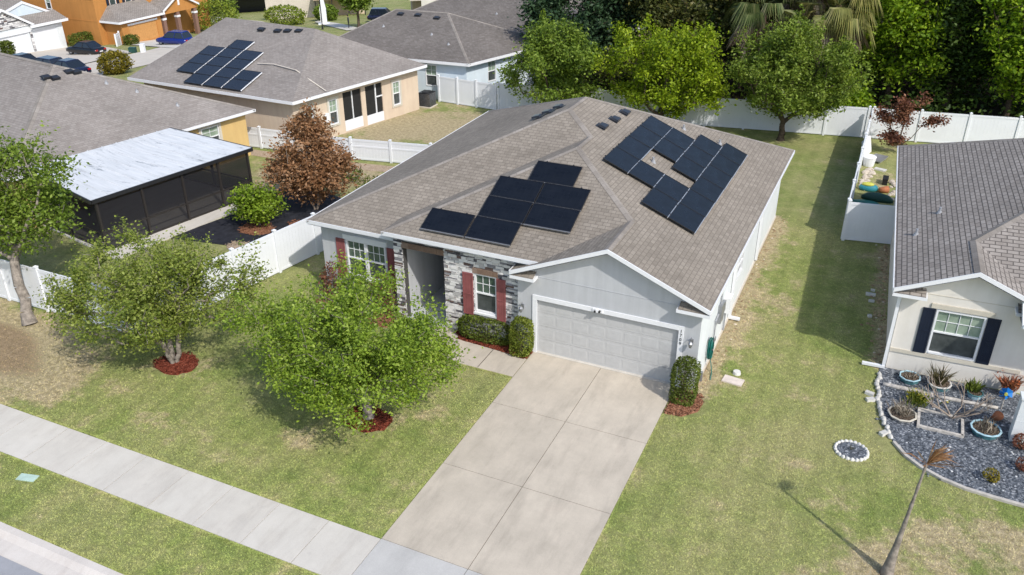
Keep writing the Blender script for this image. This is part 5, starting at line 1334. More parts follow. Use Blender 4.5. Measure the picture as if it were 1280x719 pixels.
wall(mb, wSE, d, L, 0, 2.75, ops, .12); wall(mb, wS0, wSE-wS0, (wSE-wS0).length, 0, 2.75); w4 = rel2(-34,27.8,0); wall(mb, wNE, w4-wNE, (w4-wNE).length, 0, 2.75)
mb.build('wall', M['stucco_pink'], PH)
fp = Fr(wSE, d)
for i in (0,1,4):
    a,b,c_,e_ = ops[i]; window(PH, fp, a,b,c_,e_, 2,2,'blind','insect')
    mb = MB(); fp.box(mb,a-.13,a-.005,.0,.04,c_-.12,e_+.14); fp.box(mb,b+.005,b+.13,.0,.04,c_-.12,e_+.14); fp.box(mb,a-.005,b+.005,.0,.04,e_+.005,e_+.14); fp.box(mb,a-.005,b+.005,.0,.05,c_-.12,c_-.005); mb.build('window_trim', M['trim_beige'], PH)
for i in (2,3):
    a,b,c_,e_ = ops[i]; mb = MB(); fp.quad(mb,a,b,-.06,c_,e_); mb.build('insect_screen', M['insect'] if False else M['dark'], PH)
    mb = MB(); fp.box(mb,a,b,-.08,.02,c_-.65 if i == 2 else .05,c_ if i == 2 else .62)
    if i == 2: fp.box(mb,(a+b)/2-.03,(a+b)/2+.03,-.055,.0,c_,e_)
    else: fp.box(mb,a+(b-a)*.6-.04,a+(b-a)*.6+.04,-.055,.0,.62,e_); fp.box(mb,a+(b-a)*.6,b,-.054,.0,1.6,1.67)
    mb.build('porch_frame', M['white'], PH)
mb = MB(); fp.box(mb,k0-.5,k0-.15,.0,.14,1.0,1.55); mb.build('meter_box', M['white'], PH, bevel=.01)
# its panels
up_ = (pRE-pSE); sl_ = .37
ex = (pSE-pSW).normalized(); n_ = nS if nS.z > 0 else -nS; ey = n_.cross(ex).normalized()
farP = panel_proto('solar_panel', 1.0, 1.42, M['solar_blue'], M['black'], M['white'])
# grid from the bottom right corner (column, row): columns count leftwards
p0 = on_plane(*rel2(-24.6,14.28,0)[:2], n_, pSE)
lay = {0:[0,1], 1:[0,1,2,3], 2:[0,1,2,3,4], 3:[1,2,3]}
def far_center(c_, r_): return o2 + p0 - ex*(c_+.5)*1.50 + ey*(r_+.5)*1.03
first['p'] = True
for c_, rws in lay.items():
    for r_ in rws:
        o = farP if first['p'] else copy_tree(farP); first['p'] = False
        place_panel(o, far_center(c_, r_), ey, -ex, .11)
        tag(o, 'solar panel on the peach house roof, %s column from right, %s row from eave' % (['first','second','third','fourth'][c_], ['first','second','third','fourth','fifth'][r_]), 'solar panel', 'solar panels on the peach house')
# air conditioner
ac = thing('air_conditioner', 'grey outdoor air conditioner at the corner of the peach house', 'air conditioner', (-18.75,25.2,0))
mb = MB(); mb.box(-.42,.42,-.42,.42,.06,.95); mb.build('casing', M['vent'], ac, bevel=.06)
mb = MB()
for k in range(10): mb.box(-.43,.43,-.43,.43,.14+k*.08,.155+k*.08)
mb.build('louvre', M['grey_metal'], ac)
mb = MB(); mb.tube([(0,0,.95),(0,0,.99)], .34, 16); mb.build('fan_grille', M['black'], ac)
mb = MB(); mb.box(-.5,.5,-.5,.5,-.02,.06); mb.build('pad', M['far_conc'], ac)

# ------------------------------------------------------------------ pale blue house and the one behind it
def hip_house(label, base, pts, RW_, RE_, zE, roofm, wallm, gz=0, vents=(), wins=()):
    o_ = V(base[0],base[1],0); h = thing('house', label, 'house', (base[0],base[1],0)); q = [V(p[0],p[1],zE)-o_ for p in pts]; rw = Vector(RW_)-o_; re = Vector(RE_)-o_
    P_ = [[q[0],q[1],re,rw], [q[1],q[2],re], [q[2],q[3],rw,re], [q[3],q[0],rw]]
    mb = MB(); roof_faces(mb, P_); rf_ = mb.build('roof', roofm, h)
    mb = MB(); caps(mb, [(q[1],re),(q[2],re),(rw,re),(q[0],rw)], .14); mb.build('ridge_cap', M['shingle_cap'], rf_)
    mb = MB()
    for p in P_: mb.poly([t_+V(0,0,-.16) for t_ in p][::-1])
    mb.build('soffit', M['white'], h)
    mb = MB(); edge_boards(mb, [(q[0],q[1]),(q[1],q[2]),(q[2],q[3])], .18); mb.build('fascia', M['white'], h)
    c_ = (q[0]+q[1]+q[2]+q[3])/4; w_ = []
    for t_ in q:
        dd = (c_-t_); dd.z = 0; w_.append(V(t_.x,t_.y,0)+dd.normalized()*.55)
    mb = MB(); oi = [[],[],[],[]]
    for (side,a,b,zz0,zz1) in wins: oi[side].append((a,b,zz0,zz1))
    for i in range(4):
        a, b = w_[i], w_[(i+1)%4]; wall(mb, a+V(0,0,gz), b-a, (b-a).length, 0, zE-.1-gz, oi[i], .12)
    mb.build('wall', wallm, h)
    for (side,a,b,zz0,zz1) in wins:
        f_ = Fr(w_[side]+V(0,0,gz), w_[(side+1)%4]-w_[side]); window(h, f_, a,b,zz0,zz1, 2,2,'blind','insect')
    return h, rf_, q, re, rw, w_
bh, brf, q_, re_, rw_, bw = hip_house('pale blue one-storey house with a dark hip roof behind the peach house', (-16,26), [(-28.36,25.8),(-16.29,26.62),(-13.63,34.91),(-26.82,37.87)], (-25.08,32.14,4.70), (-20.89,32.34,4.70), 2.7, M['shingle_blue'], M['stucco_blue'], 0, (), [(0,8.25,9.1,.9,2.35), (1,2.0,2.8,1.0,2.4), (1,4.9,5.5,1.6,2.3)])
nB = (q_[1]-q_[0]).cross(re_-q_[0]).normalized()
for (x,y) in ((-24.3,31.5),(-22.9,31.6),(-21.3,31.5)): turtle_vent(brf, on_plane(x+16,y-26,nB,q_[0]), (.07,-1), .35)
for (x,y) in ((-24.7,29.7),(-20.6,29.4),(-18.8,28.5)): vent_pipe(brf, on_plane(x+16,y-26,nB,q_[0]), .12)
h2, r2, q_, re_, rw_, bw = hip_house('grey-brown roofed house behind the pale blue house', (-18,40), [(-29,35.8),(-11.0,36.2),(-8.5,47),(-29,50)], (-24.6,42.2,4.75), (-15.4,41.8,4.75), 2.7, M['shingle_blue'], M['stucco_tan'], -.6)
nB = (q_[1]-q_[0]).cross(re_-q_[0]).normalized()
for (x,y) in ((-21.8,41.3),(-20.0,41.2),(-18.2,41.0),(-16.6,41.0),(-16.1,41.1)): turtle_vent(r2, on_plane(x+18,y-40,nB,q_[0]), (.03,-1), .35)
for (x,y) in ((-20,38.6),(-16.6,39.6),(-15,38.6)): vent_pipe(r2, on_plane(x+18,y-40,nB,q_[0]), .12)

# ------------------------------------------------------------------ far street, upper left
def draped(name, pts, mat, off=.04, step=4):
    """flat sheet that follows the sloping ground"""
    bm = bmesh.new(); vs = [bm.verts.new((p[0],p[1],0)) for p in pts]; bm.faces.new(vs)
    bmesh.ops.triangulate(bm, faces=bm.faces[:]); 
    for _ in range(3): bmesh.ops.subdivide_edges(bm, edges=[e for e in bm.edges if e.calc_length() > step], cuts=1, use_grid_fill=True)
    bmesh.ops.triangulate(bm, faces=bm.faces[:])
    for v in bm.verts: v.co.z = ground(v.co.x, v.co.y)+off
    bmesh.ops.recalc_face_normals(bm, faces=bm.faces[:])
    if bm.faces[:][0].normal.z < 0: bmesh.ops.reverse_faces(bm, faces=bm.faces[:])
    me = bpy.data.meshes.new(name); bm.to_mesh(me); bm.free(); me.materials.append(mat); o = bpy.data.objects.new(name, me); C.objects.link(o); return tag(o, kind='structure')
draped('far_road', [(-66,-22),(-56,-22),(-54,20),(-58,38),(-62,52),(-70,74),(-84,86),(-110,100),(-114,92),(-90,82),(-78,70),(-70,50),(-66,36)], M['far_conc'], .05)
draped('driveway_pad', [(-87,41.5),(-87,51.8),(-82,53.2),(-70,47.5),(-66,36),(-70,34.5)], M['far_conc'], .09)
draped('driveway_pad', [(-80.4,55.1),(-79.8,60.6),(-66,54.6),(-66,50.8)], M['walk_conc'], .09)
draped('far_path', [(-73,86.2),(-72,83.6),(-66,78.0),(-57,70.5),(-55.5,72),(-64,79.5)], M['walk_conc'], .08)
draped('far_path', [(-84,60.5),(-83,66),(-70,58),(-71,55)], M['walk_conc'], .085)
# the road in front of the yellow house meets the sheet there

def car(label, loc, rz, paint, hatch=False, L=4.6, Wd=1.8, Hh=1.45):
    g0 = ground(loc[0], loc[1]); t = thing('parked_car', label, 'car', (loc[0],loc[1],g0+.08), rz, 'cars parked on the far driveways')
    # body stations x (front = +x): x, half width, z bottom, z top
    st = [(-.50,.70,.38,.62), (-.485,.82,.30,.78), (-.42,.88,.24,.86 if not hatch else .92), (-.25,.90,.22,.90), (0,.90,.20,.90), (.2,.90,.20,.88), (.38,.88,.22,.80), (.46,.82,.26,.70), (.50,.62,.34,.56)]
    mb = MB(); rings = []
    for (x,hw,zb,zt) in st:
        x *= L; hw = hw*Wd/1.8; ring = []
        for (a,b) in ((-1,.12),(-1,.6),(-.94,.88),(-.7,1.0),(.7,1.0),(.94,.88),(1,.6),(1,.12),(.85,0),(-.85,0)): ring.append(V(x, hw*a, zb+(zt-zb)*b))
        rings.append(ring)
    mb.loft(rings); mb.build('body', M[paint], t, smooth=True, recalc=True)
    base = [(-.44 if hatch else -.36), (.24)]; top = [(-.36 if hatch else -.20), (.06)]
    def cab(z, xa, xb, hw): return [V(xa*L,-hw,z), V(xb*L,-hw,z), V(xb*L,hw,z), V(xa*L,hw,z)]
    mb = MB(); mb.loft([cab(.86,base[0],base[1],.80), cab(Hh-.06,top[0]-.01,top[1]+.01,.62)]); mb.build('window_glass', M['car_glass'], t, bevel=.05, recalc=True)
    mb = MB(); mb.loft([cab(Hh-.08,top[0]-.015,top[1]+.012,.635), cab(Hh-.02,top[0],top[1],.60), cab(Hh,top[0]+.02,top[1]-.03,.52)]); mb.build('roof', M[paint], t, smooth=False, recalc=True, bevel=.03)
    mb = MB()
    for sgn in (-1,1):
        for (xb,xt) in ((base[0],top[0]),(base[1],top[1]),((base[0]+base[1])/2-.02,(top[0]+top[1])/2-.02)): mb.tube([(xb*L,sgn*.815,.86),(xt*L,sgn*.64,Hh-.05)], .035, 6)
    mb.build('pillar', M[paint], t)
    for (x,y) in ((.31,1),(.31,-1),(-.31,1),(-.31,-1)):
        mb = MB(); yy = y*Wd*.43; mb.tube([(x*L,yy-.1,.32),(x*L,yy+.1,.32)], .33, 16); wl = mb.build('wheel', M['tyre'], t)
        mb = MB(); mb.tube([(x*L,yy+y*.095,.32),(x*L,yy+y*.108,.32)], .2, 12); mb.build('rim', M['rim'], wl)
    for y in (-1,1):
        mb = MB(); mb.box(-.503*L,-.47*L,y*.60-.16,y*.60+.16,.58,.74); mb.build('tail_light', M['tail'], t)
        mb = MB(); mb.box(.455*L,.492*L,y*.56-.14,y*.56+.14,.52,.62); mb.build('headlight', M['alu'], t)
    mb = MB(); mb.box(-.506*L,-.50*L,-.22,.22,.44,.56); mb.build('number_plate', M['plate'], t)
    return t
car('black sedan parked in front of the white garage', (-75.3,45.6), R(183), 'car_black')
car('bright blue hatchback in front of the orange garage', (-71.4,55.2), R(186), 'car_blue', True, 4.5, 1.85, 1.6)
car('dark blue sedan half hidden behind the roof of the yellow house', (-60.3,31.0), R(178), 'car_navy', False, 4.6)
car('dark car with only its roof showing above the yellow house roof', (-65.2,32.6), R(178), 'car_navy', True, 4.4)
car('black car at the left edge hidden behind the yellow house ridge', (-71.5,34.6), R(178), 'car_black')
car('dark blue car on the lawn beyond the peach house ridge', (-60.0,84.2), R(25), 'car_navy', True, 4.8, 1.9, 1.75)

# orange two-storey house
OH = thing('house', 'two-storey orange house with a garage and brick porch columns, upper left', 'house', (-80,57,ground(-80,57))); g0 = ground(-80,57)
# local: +x towards the street, y along the front
mb = MB()
wall(mb, (-2.9,-2.6,-1.2), (0,1,0), 19.3, 0, 7.4, [(2.4,3.4,5.6,7.1), (4.9,5.9,5.6,7.1), (8.2,8.9,5.8,7.1), (11.8,12.7,5.6,7.1)], .1)
wall(mb, (-20.7,-2.6,-1.2), (1,0,0), 17.8, 0, 7.4, [(9.2,10.2,5.0,6.7)], .1)
wall(mb, (-2.9,16.7,-1.2), (-1,0,0), 17.8, 0, 7.4)
wall(mb, (.0,-1.7,-.6), (0,1,0), 6.5, 0, 3.45, [(1.1,5.7,.6,2.8)], .12); wall(mb, (-2.9,-1.7,-.6), (1,0,0), 2.9, 0, 3.45); wall(mb, (0,4.8,-.6), (-1,0,0), 6.2, 0, 3.45)
mb.build('wall', M['stucco_orange'], OH)
fo = Fr((-2.9,-2.6,-1.2), (0,1,0))
for (a,b,c_,e_) in ((2.4,3.4,5.6,7.1),(4.9,5.9,5.6,7.1),(8.2,8.9,5.8,7.1),(11.8,12.7,5.6,7.1)):
    window(OH, fo, a,b,c_,e_,2,2,'blind','pane_dark')
    mb = MB(); fo.box(mb,a-.1,b+.1,.0,.12,c_-.2,c_-.01); mb.build('window_sill', M['white'], OH)
for (a,b) in ((1.9,2.3),(3.5,3.9),(4.4,4.8),(6.0,6.4),(7.75,8.1)): shutter(OH, fo, a,b,5.5,7.15,M['shutter_navy'])
fo2 = Fr((-20.7,-2.6,-1.2), (1,0,0)); window(OH, fo2, 9.2,10.2,5.0,6.7,2,2,'blind','pane_dark',False,.12,.05)
mb = MB(); fo2.box(mb,.0,17.78,.0,.03,4.0,4.12); mb.build('wall_band', M['stucco_orange'], OH)
fo3 = Fr((0,-1.7,-.6), (0,1,0)); mb = MB(); fo3.box(mb,1.1,5.7,-.12,-.08,.55,2.8)
for k in range(1,4): fo3.box(mb,1.12,5.68,-.08,-.07,.55+k*.56-.02,.55+k*.56+.02)
mb.build('garage_door', M['orange_door'], OH)
mb = MB(); fo3.box(mb,.95,5.85,.0,.06,2.82,3.05); mb.build('garage_trim', M['white'], OH)
mb = MB(); roof_faces(mb, [[(.45,-2.3,2.95),(.45,5.2,2.95),(-2.9,5.2,4.5),(-2.9,-.6,4.5)], [(.45,-2.3,2.95),(-2.9,-.6,4.5),(-2.9,-2.3,2.95)],
     [(.4,8.2,4.9),(.4,5.0,3.15),(-2.9,5.0,3.15),(-2.9,8.2,4.9)], [(.4,8.2,4.9),(.4,11.6,3.15),(-2.9,11.6,3.15),(-2.9,8.2,4.9)]])
orf = mb.build('porch_roof', M['shingle_tab'], OH)
mb = MB(); edge_boards(mb, [(V(-2.9,-2.3,2.95),V(.45,-2.3,2.95)), (V(.45,-2.3,2.95),V(.45,5.2,2.95)), (V(.4,5.0,3.15),V(.4,8.2,4.9)), (V(.4,8.2,4.9),V(.4,11.6,3.15))], .25, .06); mb.build('fascia', M['white'], orf)
mb = MB(); mb.poly([(.1,5.3,3.1),(.1,11.3,3.1),(.1,8.2,4.75)]); mb.poly([(-.2,5.3,2.7),(-.2,11.3,2.7),(-.2,11.3,3.1),(-.2,5.3,3.1)][::-1]); mb.poly([(.1,5.3,2.6),(.1,11.3,2.6),(.1,11.3,3.1),(.1,5.3,3.1)]); mb.build('porch_gable', M['stucco_orange'], OH)
mb = MB(); mb.box(.1,.16,8.05,8.35,3.4,4.3); mb.build('gable_vent', M['white'], OH)
fo4 = Fr((-2.88,4.8,-1), (0,1,0)); mb = MB(); fo4.box(mb,2.4,3.6,.0,.06,.6,3.0); mb.build('front_door', M['dark'], OH); window(OH, fo4, .6,1.6,1.6,2.8,2,2,'pane_dark','pane_dark')
M['brickcol'] = islandmat('brown_brick', [(0,(.16,.09,.07)), (.5,(.22,.13,.10)), (.8,(.12,.08,.07))])
for y in (5.4,7.9,11.1):
    mb = MB(); mb.box(-.45,.05,y-.25,y+.25,-1,2.6); c_ = mb.build('porch_column', M['brickcol'], OH); mb = MB(); mb.box(-.5,.1,y-.3,y+.3,1.9,2.15); mb.build('column_cap', M['white'], c_)
mb = MB(); roof_faces(mb, [[(-2.4,-3.1,6.3),(-2.4,17.3,6.3),(-9,10,9.2),(-9,4.6,9.2)], [(-2.4,-3.1,6.3),(-9,4.6,9.2),(-15,4.6,9.2),(-21.4,-3.1,6.3)], [(-2.4,17.3,6.3),(-21.4,17.3,6.3),(-15,10,9.2),(-9,10,9.2)]]); mb.build('roof', M['shingle_tab'], OH)
# white gate, hedge, utility boxes in front of it
simple('fence_gate', 'white fence gate between the orange house and its hedge', 'gate', 'vinyl', (-79.6,54.0,g0-.1), lambda m: (m.box(-.06,.06,-.9,.9,.05,1.85), m.box(-.09,.09,-1.0,-.88,0,2.0), m.box(-.09,.09,.88,1.0,0,2.0), m.box(-.08,.08,-.9,.9,.3,.4), m.box(-.08,.08,-.9,.9,1.5,1.6)), rz=.6)
bush('box_bush', 'dark clipped hedge left of the orange garage door', (-78.5,55.0,g0+.0), (.75,.7,.7), M['leaf_hedge'], 61, 2400, .16, 5, inner=.6)
bush('box_bush', 'dark clipped hedge beside the white garage behind the black sedan', (-84.8,52.9,ground(-84.8,52.9)), (.7,1.4,.8), M['leaf_hedge'], 62, 3000, .18, 5, inner=.6)
bush('box_bush', 'clipped green hedge at the left edge by the white garage', (-83.6,42.0,ground(-83.6,42)), (.6,.6,.9), M['leaf_hedge'], 63, 3000, .18, 5, inner=.55)
bush('round_bush', 'golden-green round bush between the yellow and peach house roofs', (-56,32.7,ground(-56,32.7)), (1.3,1.3,.95), M['leaf_gold'], 64, 3600, .2, 2.2, inner=.6)
simple('utility_box', 'white utility pedestal on the far lawn', 'utility box', 'white', (-68.6,47.6,ground(-68.6,47.6)), lambda m: (m.box(-.22,.22,-.22,.22,0,.9), m.box(-.25,.25,-.25,.25,.9,1.0)), rz=.4)
simple('utility_box', 'green utility box left of the white pedestal', 'utility box', 'green_dark', (-70.0,47.4,ground(-70,47.4)), lambda m: (m.box(-.35,.35,-.3,.3,0,.55), m.box(-.37,.37,-.32,.32,.55,.62)), rz=.4)
# white house
WH = thing('house', 'white house with a stone gable over two garage doors at the top left corner', 'house', (-86,46,ground(-86,46))); gw = ground(-86,46)
mb = MB(); wall(mb, (0,-5.5,-.6), (0,1,0), 11.2, 0, 3.75, [(1.4,6.3,.55,2.9), (7.2,10.3,.55,2.9)], .12); wall(mb, (0,5.7,-.6), (-1,0,0), 16, 0, 3.7); wall(mb, (-16,-5.5,-.6), (1,0,0), 16, 0, 3.7)
mb.build('wall', M['stucco_white'], WH)
fw_ = Fr((0,-5.5,-.6), (0,1,0)); mb = MB(); fw_.box(mb,1.4,6.3,-.12,-.08,.5,2.9); fw_.box(mb,7.2,10.3,-.12,-.08,.5,2.9)
for k in range(1,4): fw_.box(mb,1.42,6.28,-.08,-.072,.5+k*.6-.012,.5+k*.6+.012); fw_.box(mb,7.22,10.28,-.08,-.072,.5+k*.6-.012,.5+k*.6+.012)
mb.build('garage_door', M['white'], WH)
mb = MB(); fw_.box(mb,1.0,6.7,.0,.10,2.95,3.3); fw_.box(mb,7.0,10.6,.0,.08,2.95,3.2); mb.build('garage_trim', M['white'], WH)
mb = MB(); fw_.box(mb,6.55,6.85,.0,.05,.7,2.9); r = random.Random(2)
pst = mb.build('stone_pillar', M['stone_grout'], WH); mb = MB(); z = .7
while z < 2.85: fw_.box(mb,6.55,6.85,.05,.09,z,z+.2); z += .22
mb.build('ledger_stone', M['stone'], pst)
GA = V(.35,-2.0,3.0+2.5); gl0 = V(.35,-6.6,3.05); gr0 = V(.35,1.6,3.35)
mb = MB(); mb.poly([(.05,-6.2,3.1),(.05,1.3,3.1),(.05,-2.0,5.3)]); gb = mb.build('stone_gable', M['stone_grout'], WH)
mb = MB(); z = 3.12
while z < 5.2:
    f = (z-3.1)/2.2; a, b = -6.1+f*4.1, 1.2-f*3.2; y = a
    while y < b: L_ = r.uniform(.25,.6); mb.box(.052,.10+r.random()*.03,y,min(y+L_,b)-.02,z,z+.15); y += L_
    z += .17
mb.build('ledger_stone', M['stone'], gb)
mb = MB(); roof_faces(mb, [[(.35,-2.0,5.5),(.35,1.7,3.2),(-4,1.7,3.2),(-7,-2.0,5.5)], [(.35,-2.0,5.5),(.35,-6.6,3.05),(-4,-6.6,3.05),(-7,-2.0,5.5)], [(.5,1.2,3.1),(.5,6.3,3.1),(-1.6,6.3,4.0),(-1.6,1.2,4.0)],
      [(-1.5,2.2,5.6),(-1.5,6.3,3.6),(-8,6.3,3.6),(-8,2.2,5.6)], [(-1.5,2.2,5.6),(-1.5,-1.8,4.4),(-8,-1.8,4.4),(-8,2.2,5.6)], [(-7,-8,6.2),(-7,5.8,3.1+.2),(-17,5.8,3.3),(-17,-8,6.2)], [(-4,-8,3.1),(-4,6.3,3.1),(-10,6.3,6.3),(-10,-8,6.3)]])
wr = mb.build('roof', M['shingle_tab'], WH)
mb = MB(); mb.poly([(-1.55,-1.6,4.0),(-1.55,6.1,3.7),(-1.55,2.2,5.45)]); mb.build('gable_wall', M['stucco_blue'], WH)
mb = MB(); edge_boards(mb, [(V(.35,-6.6,3.05),GA), (GA,V(.35,1.7,3.2)), (V(.5,1.0,3.1),V(.5,6.3,3.1)), (V(.5,6.3,3.1),V(-8,6.3,3.3)), (V(-1.5,-1.8,4.4),V(-1.5,2.2,5.6)), (V(-1.5,2.2,5.6),V(-1.5,6.3,3.6))], .3, .06); mb.build('fascia', M['white'], wr)

# lamp, person, young tree, pillar, lime shrubs, block wall, tan house, far roofs
x, y = -62.4,72.6; sl_ = thing('street_lamp', 'tall black street lamp beside the far path', 'street lamp', (x,y,ground(x,y)))
mb = MB(); mb.tube([(0,0,0),(0,0,.4),(0,0,5.0)], [.16,.08,.06], 8); mb.build('pole', M['black'], sl_)
mb = MB(); mb.tube([(0,0,5.0),(0,0,5.15),(0,0,5.55),(0,0,5.75)], [.08,.2,.26,.05], 8); mb.build('lamp_head', M['black'], sl_)
x, y = -58.7,73.4; ps = thing('person', 'person in dark clothes standing by the young tree on the far lawn', 'person', (x,y,ground(x,y)), R(-50))
def person_body():
    J_ = [(0,0,.95,.15),(0,0,1.15,.14),(0,0,1.38,.15),(0,0,1.50,.065),(0,.01,1.58,.075),(0,.01,1.70,.085),
          (.10,0,.88,.09),(.11,.02,.50,.065),(.11,0,.08,.045),(.11,.13,.04,.04), (-.10,0,.88,.09),(-.11,.02,.50,.065),(-.11,0,.08,.045),(-.11,.13,.04,.04),
          (.20,0,1.40,.06),(.25,-.01,1.14,.045),(.24,.10,.92,.035), (-.20,0,1.40,.06),(-.25,-.01,1.14,.045),(-.24,.10,.92,.035)]
    E_ = [(0,1),(1,2),(2,3),(3,4),(4,5),(0,6),(6,7),(7,8),(8,9),(0,10),(10,11),(11,12),(12,13),(2,14),(14,15),(15,16),(2,17),(17,18),(18,19)]
    me = bpy.data.meshes.new('body'); me.from_pydata([j[:3] for j in J_], E_, []); o = bpy.data.objects.new('body', me); C.objects.link(o); o.parent = ps
    sk = o.modifiers.new('skin', 'SKIN'); 
    for i, j in enumerate(J_): me.skin_vertices[0].data[i].radius = (j[3], j[3]*.8)
    me.skin_vertices[0].data[0].use_root = True
    o.modifiers.new('sub', 'SUBSURF').levels = 1
    m, nt, out = newmat('clothed_person'); b = bsdf(nt, out, .8, .2); tc = nt.nodes.new('ShaderNodeTexCoord'); sp = nt.nodes.new('ShaderNodeSeparateXYZ'); nt.links.new(tc.outputs['Object'], sp.inputs[0])
    dv = N(nt, 'ShaderNodeMath', _operation='DIVIDE'); dv.inputs[1].default_value = 2; nt.links.new(sp.outputs[2], dv.inputs[0])
    nt.links.new(ramp(nt, dv.outputs[0], [(0,(.02,.02,.025)), (.48,(.035,.04,.055)), (.755,(.34,.20,.14))], 'CONSTANT'), b.inputs['Base Color']); me.materials.append(m)
person_body()
mb = MB(); mb.loft([[V(math.cos(a)*.10*k, -.015+math.sin(a)*.11*k, z) for a in np.linspace(0,2*math.pi,13)[:-1]] for k, z in ((.85,1.66),(1,1.72),(.8,1.79),(.3,1.82))]); mb.build('hair', M['black'], ps, smooth=True)
x, y = -58.2,75.0; tree('young_tree', 'young tree behind the standing person on the far lawn', (x,y,ground(x,y)), [(0,0,4.3,2.3,2.3,1.9), (-2.0,-.6,4.6,1.6,1.6,1.3)], M['leaf_A'], M['bark_dark'], .16, 2.0, 120, 40, .38, 81, .42, gap=.1)
simple('gate_pillar', 'white sign pillar beside the far path', 'pillar', 'white', (-67.6,80.0,ground(-67.6,80)), lambda m: (m.box(-.45,.45,-.3,.3,0,2.2), m.hexa([V(-.45,-.3,2.2),V(.45,-.3,2.2),V(.45,.3,2.2),V(-.45,.3,2.2)], [V(-.2,-.2,3.6),V(.2,-.2,3.6),V(.2,.2,3.6),V(-.2,.2,3.6)]), m.box(-.8,.8,-.6,.6,-.1,.18)), rz=.6)
for i, (x,y,a,b,h_,lf,lab) in enumerate(((-74.5,80.0,3.0,2.0,1.3,'leaf_lime','lime-green shrub beyond the ridge of the peach house'), (-80.5,72.0,3.2,2.4,2.0,'leaf_lime','light green shrubs right of the orange house porch'), (-84.5,76.5,3.4,2.5,2.6,'leaf_C','taller olive shrubs right of the orange house'), (-72.0,86.5,1.8,1.5,1.1,'leaf_A','low green shrub by the far block wall'))):
    bush('shrub', lab, (x,y,ground(x,y)), (a,b,h_), M[lf], 65+i, 2200, .34, 2.2, group='shrubs along the far path')
simple('block_wall', 'grey block wall beyond the lime-green shrub', 'wall', 'far_conc', (-81.5,92.0,ground(-81.5,92.0)), lambda m: (m.box(-5.0,5.0,-.2,.2,-.5,3.2), m.box(-5.1,5.1,-.3,.3,3.2,3.45)), rz=.72)
sh = thing('shelter', 'open shelter on thin dark posts beyond the street lamp', 'shelter', (-75.5,95,ground(-75.5,95)), .72)
mb = MB(); mb.box(-4.2,4.2,-2,2,2.9,3.2); mb.build('shelter_roof', M['stucco_tan'], sh)
mb = MB(); mb.box(-4.2,4.2,1.9,2,-.5,2.9); mb.build('back_wall', M['stucco_pink'], sh)
for x in (-3.9,-1.3,1.3,3.9): mb = MB(); mb.box(x-.08,x+.08,-1.9,-1.75,-.4,2.9); mb.build('post', M['black'], sh)
simple('canopy', 'long dark flat canopy at the top edge beyond the light green shrubs', 'canopy', 'vent', (-104,106,ground(-104,106)), lambda m: (m.box(-9,9,-3,3,3.4,4.0), m.box(-8.5,-8.2,-2.8,-2.5,-.5,3.4), m.box(8.2,8.5,-2.8,-2.5,-.5,3.4), m.box(-8.5,8.5,2.6,2.8,-.5,3.4)), rz=.72)
# tan house behind the blue roof
TH = thing('house', 'tan two-storey house with a small gable above the far roofs', 'house', (-56.5,96,ground(-56.5,96)), R(33))
mb = MB(); wall(mb, (-5,0,-2), (1,0,0), 10.5, 0, 9); wall(mb, (-5,8,-2), (0,-1,0), 8, 0, 9); wall(mb, (5.5,0,-2), (0,1,0), 8, 0, 9); mb.build('wall', M['stucco_tan'], TH)
mb = MB(); roof_faces(mb, [[(-5.4,-1.6,2.6),(8,-1.6,2.6),(8,.0,3.3),(-5.4,.0,3.3)], [(1.6,-2.2,4.6),(4.2,-2.2,2.7),(4.2,.0,2.7),(1.6,0,4.6)], [(1.6,-2.2,4.6),(-1.0,-2.2,2.7),(-1.0,.0,2.7),(1.6,0,4.6)], [(-5.6,-.6,7),(6,-.6,7),(3,4,9.4),(-2,4,9.4)]]); tr_ = mb.build('roof', M['shingle_far'], TH)
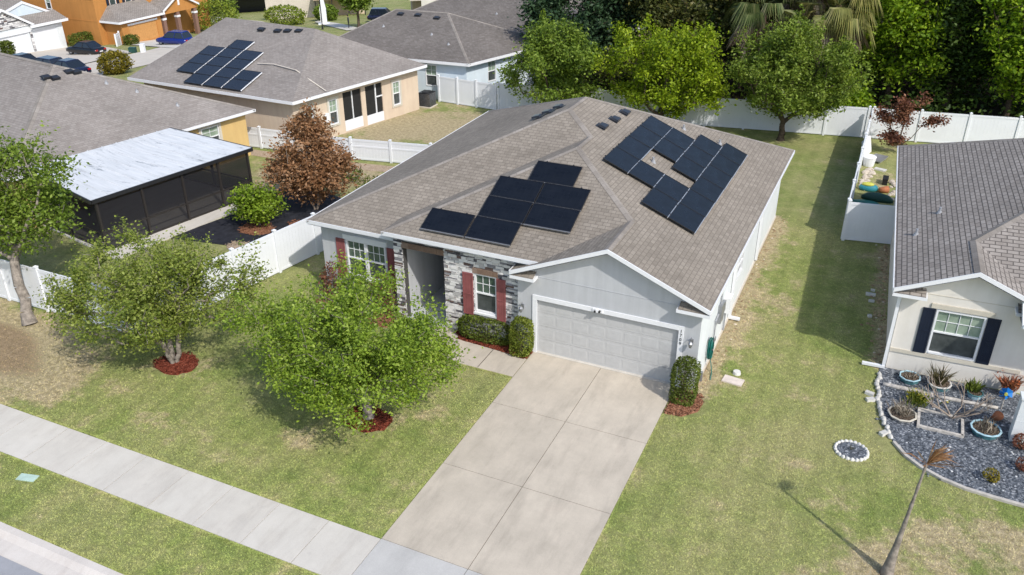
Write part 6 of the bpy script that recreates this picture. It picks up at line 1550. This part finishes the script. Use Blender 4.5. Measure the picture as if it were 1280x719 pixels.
mb = MB(); mb.poly([(-.8,-2.0,2.6),(4.0,-2.0,2.6),(1.6,-2.0,4.45)]); mb.build('gable_wall', M['stucco_tan'], TH)
mb = MB(); edge_boards(mb, [(V(-5.4,-1.6,2.6),V(8,-1.6,2.6)), (V(-1,-2.2,2.7),V(1.6,-2.2,4.6)), (V(1.6,-2.2,4.6),V(4.2,-2.2,2.7))], .3, .08); mb.build('fascia', M['trim_beige'], tr_)
# pale house wall right of it and a small white gable
CH = thing('house', 'long cream house wall at the top edge above the dark hip roof', 'house', (-40,84,ground(-40,84)), R(18))
mb = MB(); wall(mb, (-12,0,-3), (1,0,0), 26, 0, 9.5); wall(mb, (14,0,-3), (0,1,0), 8, 0, 9.5); mb.build('wall', M['stucco_cream'], CH)
mb = MB(); roof_faces(mb, [[(-12.6,-.6,6.4),(14.6,-.6,6.4),(9,5,8.8),(-7,5,8.8)]]); mb.build('roof', M['shingle_far'], CH)
GH = thing('house', 'house with a small white gable at the top edge beside the cedars', 'house', (-22,62,ground(-22,62)), R(10))
mb = MB(); wall(mb, (-6,0,-2), (1,0,0), 16, 0, 4.6); wall(mb, (10,0,-2), (0,1,0), 8, 0, 4.6); mb.poly([(-.8,-.4,2.6),(2.2,-.4,2.6),(.7,-.4,4.0)]); mb.build('wall', M['stucco_white'], GH)
mb = MB(); roof_faces(mb, [[(-6.5,-.6,2.6),(10.5,-.6,2.6),(6,4.5,5.2),(-2,4.5,5.2)], [(-1.1,-.7,2.6),(.7,-.7,4.2),(.7,1.6,4.2),(-1.1,-.2,2.6)], [(2.5,-.7,2.6),(.7,-.7,4.2),(.7,1.6,4.2),(2.5,-.2,2.6)], [(10.5,-.6,2.6),(10.5,8,2.6),(6,4.5,5.2)]]); gr_ = mb.build('roof', M['shingle_blue'], GH)
mb = MB(); edge_boards(mb, [(V(-1.1,-.7,2.6),V(.7,-.7,4.2)), (V(.7,-.7,4.2),V(2.5,-.7,2.6))], .22, .05); mb.build('fascia', M['white'], gr_)
